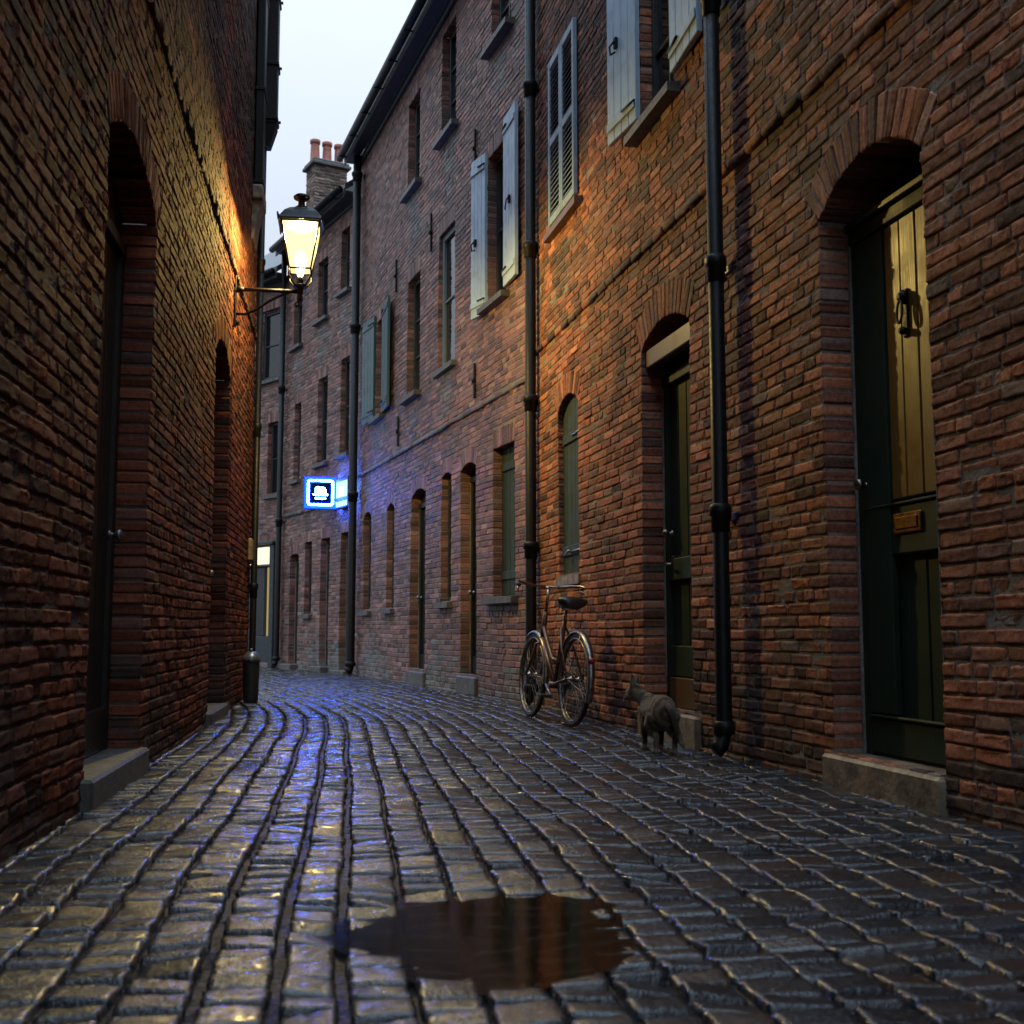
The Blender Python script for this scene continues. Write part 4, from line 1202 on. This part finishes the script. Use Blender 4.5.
# trunk as a loft of sections: rump, loin, ribs, shoulders
limb([(-.185, 0, .195), (-.165, 0, .20), (-.12, 0, .205), (-.05, 0, .208), (.03, 0, .202), (.09, 0, .205), (.13, 0, .215), (.15, 0, .22)], [.02, .058, .079, .076, .074, .072, .062, .03])
blob((-.115, 0, .195), (.085, .078, .088)); blob((.085, 0, .198), (.075, .064, .082)); blob((-.01, 0, .183), (.11, .068, .068))
limb([(.09, 0, .225), (.135, .02, .245), (.17, .05, .268)], [.056, .045, .038])                           # neck
HD = Matrix.Translation((.188, .072, .282)) @ Matrix.Rotation(math.radians(50), 4, 'Z') @ Matrix.Rotation(math.radians(6), 4, 'Y')
m.M = HD
blob((0, 0, 0), (.052, .053, .046)); blob((.034, 0, -.012), (.028, .031, .022)); blob((.01, .026, -.012), (.03, .024, .024)); blob((.01, -.026, -.012), (.03, .024, .024))
for y in (-1, 1):                                       # ears
    m.add([(.014, y*.014, .034), (-.026, y*.020, .034), (-.008, y*.054, .016), (-.012, y*.047, .102), (-.018, y*.030, .034)],
          [[0, 2, 3], [2, 1, 3], [1, 4, 3], [4, 0, 3], [0, 1, 2]] if y < 0 else [[0, 3, 2], [2, 3, 1], [1, 3, 4], [4, 3, 0], [0, 2, 1]])
    m.tube([(-.006, y*.030, .034), (-.012, y*.045, .094)], [.022, .006], 8)
m.M = Matrix.Identity(4)
for y, fx in ((1, .015), (-1, -.03)):                   # forelegs
    limb([(.085, y*.036, .19), (.075+fx*.3, y*.044, .125), (.085+fx, y*.043, .075), (.082+fx, y*.042, .03), (.088+fx, y*.042, .014)], [.042, .030, .019, .0165, .018])
    blob((.098+fx, y*.042, .013), (.026, .018, .013))
for y, fx in ((1, .02), (-1, -.03)):                    # hind legs: knee forward by the belly, hock behind, upright shank
    limb([(-.125, y*.042, .195), (-.075+fx*.5, y*.056, .13), (-.10+fx, y*.052, .105), (-.152+fx, y*.048, .082), (-.140+fx, y*.047, .03), (-.130+fx, y*.047, .014)], [.058, .045, .030, .0185, .0155, .017])
    blob((-.120+fx, y*.047, .012), (.028, .018, .012))
limb([(-.17, 0, .225), (-.205, -.008, .228), (-.225, -.02, .195), (-.23, -.035, .150), (-.228, -.05, .105), (-.235, -.06, .065), (-.26, -.07, .04)], [.024, .020, .018, .017, .017, .016, .010])
body = m.build('body', M['fur'], cat)
md = body.modifiers.new('join', 'REMESH'); md.mode = 'VOXEL'; md.voxel_size = .0042; md.use_smooth_shade = True
md = body.modifiers.new('soft', 'SMOOTH'); md.factor = .5; md.iterations = 12
# bake the joined skin to one mesh
dg = bpy.context.evaluated_depsgraph_get()
sk = bpy.data.meshes.new_from_object(body.evaluated_get(dg)); body.modifiers.clear(); body.data = sk; sk.name = 'body'
sk.polygons.foreach_set('use_smooth', [True]*len(sk.polygons))
# short fur tufts
vn = len(sk.vertices); co = np.empty(vn*3); no = np.empty(vn*3); sk.vertices.foreach_get('co', co); sk.vertices.foreach_get('normal', no)
co = co.reshape(-1, 3); no = no.reshape(-1, 3)
rf_ = np.random.default_rng(8); NH = 15000
ix = rf_.integers(0, vn, NH); p = co[ix]+rf_.normal(0, .0012, (NH, 3)); nn = no[ix]
flow = np.stack([np.full(NH, -1.), rf_.normal(0, .25, NH), np.full(NH, -.55)], 1)
flow -= nn*(flow*nn).sum(1, keepdims=True); flow /= np.maximum(np.linalg.norm(flow, axis=1, keepdims=True), 1e-6)
ln = np.where(p[:, 2] < .05, .003, np.where(p[:, 0] > .14, .004, .0075))*rf_.uniform(.6, 1.2, NH)
dr = nn*.30+flow*.9+rf_.normal(0, .10, (NH, 3)); sd2 = np.cross(nn, flow)*.0011
tip = p+dr*ln[:, None]
V = np.stack([p-sd2, p+sd2, tip+sd2*.15, tip-sd2*.15], 1).reshape(-1, 3); Q = np.arange(NH*4).reshape(-1, 4)
np_mesh('fur', V, Q, [M['fur']], np.zeros(NH, int), cat, False)
m = MB(); m.M = HD
for y in (-1, 1):
    m = MB(); m.M = HD; blob((.043, y*.021, .008), (.0085, .0085, .0085), 8); m.build('eye', M['eye'], cat)
m = MB(); m.M = HD; blob((.060, 0, -.006), (.006, .007, .005), 8); m.build('nose', M['nose'], cat)
m = MB(); m.M = HD
for y in (-1, 1):
    for k in range(4): m.tube([(.052, y*.014, -.014-k*.003), (.056, y*.045, -.012-k*.006), (.045, y*.075, -.016-k*.010)], [.0006, .0005, .0002], 3)
m.build('whiskers', M['cream'], cat)

# ------------------------------------------------------------------ sky, sun, camera
w = bpy.data.worlds.new('World'); scene.world = w; w.use_nodes = True
nt = w.node_tree; nt.nodes.clear()
out = nt.nodes.new('ShaderNodeOutputWorld'); bg = nt.nodes.new('ShaderNodeBackground'); sky = nt.nodes.new('ShaderNodeTexSky')
SUN_EL, SUN_RZ = math.radians(5), math.radians(150)
sky.sky_type = 'NISHITA'; sky.sun_disc = False; sky.sun_elevation = SUN_EL; sky.sun_rotation = SUN_RZ; sky.dust_density = 3; sky.air_density = 1.2
mx = nt.nodes.new('ShaderNodeMix'); mx.data_type = 'RGBA'; mx.inputs[0].default_value = .86
nt.links.new(sky.outputs[0], mx.inputs[6]); 
tc = nt.nodes.new('ShaderNodeTexCoord'); sp = nt.nodes.new('ShaderNodeSeparateXYZ'); mr = nt.nodes.new('ShaderNodeMapRange')
nt.links.new(tc.outputs['Generated'], sp.inputs[0]); pass
cr_ = nt.nodes.new('ShaderNodeValToRGB'); nt.nodes.remove(mr)                # overcast dusk: cloud brightens steadily towards the zenith
el = cr_.color_ramp.elements; el[0].position = 0; el[0].color = (.16, .17, .18, 1); el[1].position = 1; el[1].color = (1.15, 1.38, 1.54, 1)
e_ = el.new(.5); e_.color = (.405, .405, .405, 1); nt.links.new(sp.outputs[2], cr_.inputs[0])
cm_ = nt.nodes.new('ShaderNodeMix'); cm_.data_type = 'RGBA'; cm_.blend_type = 'MULTIPLY'; cm_.inputs[0].default_value = 1
cm_.inputs[6].default_value = (32.0, 35.4, 41.0, 1); nt.links.new(cr_.outputs[0], cm_.inputs[7]); nt.links.new(cm_.outputs[2], mx.inputs[7])
nt.links.new(mx.outputs[2], bg.inputs[0]); bg.inputs[1].default_value = .10
nt.links.new(bg.outputs[0], out.inputs[0])
sl = bpy.data.lights.new('sun', 'SUN'); sl.energy = .15; sl.angle = math.radians(25); sl.color = (1., .92, .82)
so = bpy.data.objects.new('sun', sl); COL.objects.link(so)
d = Vector((math.sin(SUN_RZ)*math.cos(SUN_EL), math.cos(SUN_RZ)*math.cos(SUN_EL), math.sin(SUN_EL)))
so.rotation_euler = d.to_track_quat('Z', 'Y').to_euler()

cd = bpy.data.cameras.new('camera'); co_ = bpy.data.objects.new('camera', cd); COL.objects.link(co_)
cd.sensor_width = 36; cd.lens = 36*1150/1024; cd.clip_start = .05; cd.clip_end = 2000
co_.location = (0, 0, .75); co_.rotation_euler = (PI/2+math.atan(118/1150), 0, 0)
cd.dof.use_dof = True; cd.dof.focus_distance = 7.6; cd.dof.aperture_fstop = 5.0
scene.camera = co_
vs_ = scene.view_settings
scene.display_settings.display_device = 'sRGB'
vs_.view_transform = 'Standard'; vs_.look = 'None'; vs_.gamma = 1; vs_.exposure = -0.3
cy = scene.cycles
cy.use_denoising = True; cy.denoiser = 'OPENIMAGEDENOISE'; cy.denoising_input_passes = 'RGB_ALBEDO_NORMAL'; cy.denoising_prefilter = 'ACCURATE'
cy.use_adaptive_sampling = False; cy.max_bounces = 8; cy.diffuse_bounces = 5; cy.glossy_bounces = 4; cy.transparent_max_bounces = 12
cy.sample_clamp_indirect = 4; cy.blur_glossy = .5; cy.caustics_reflective = False; cy.caustics_refractive = False
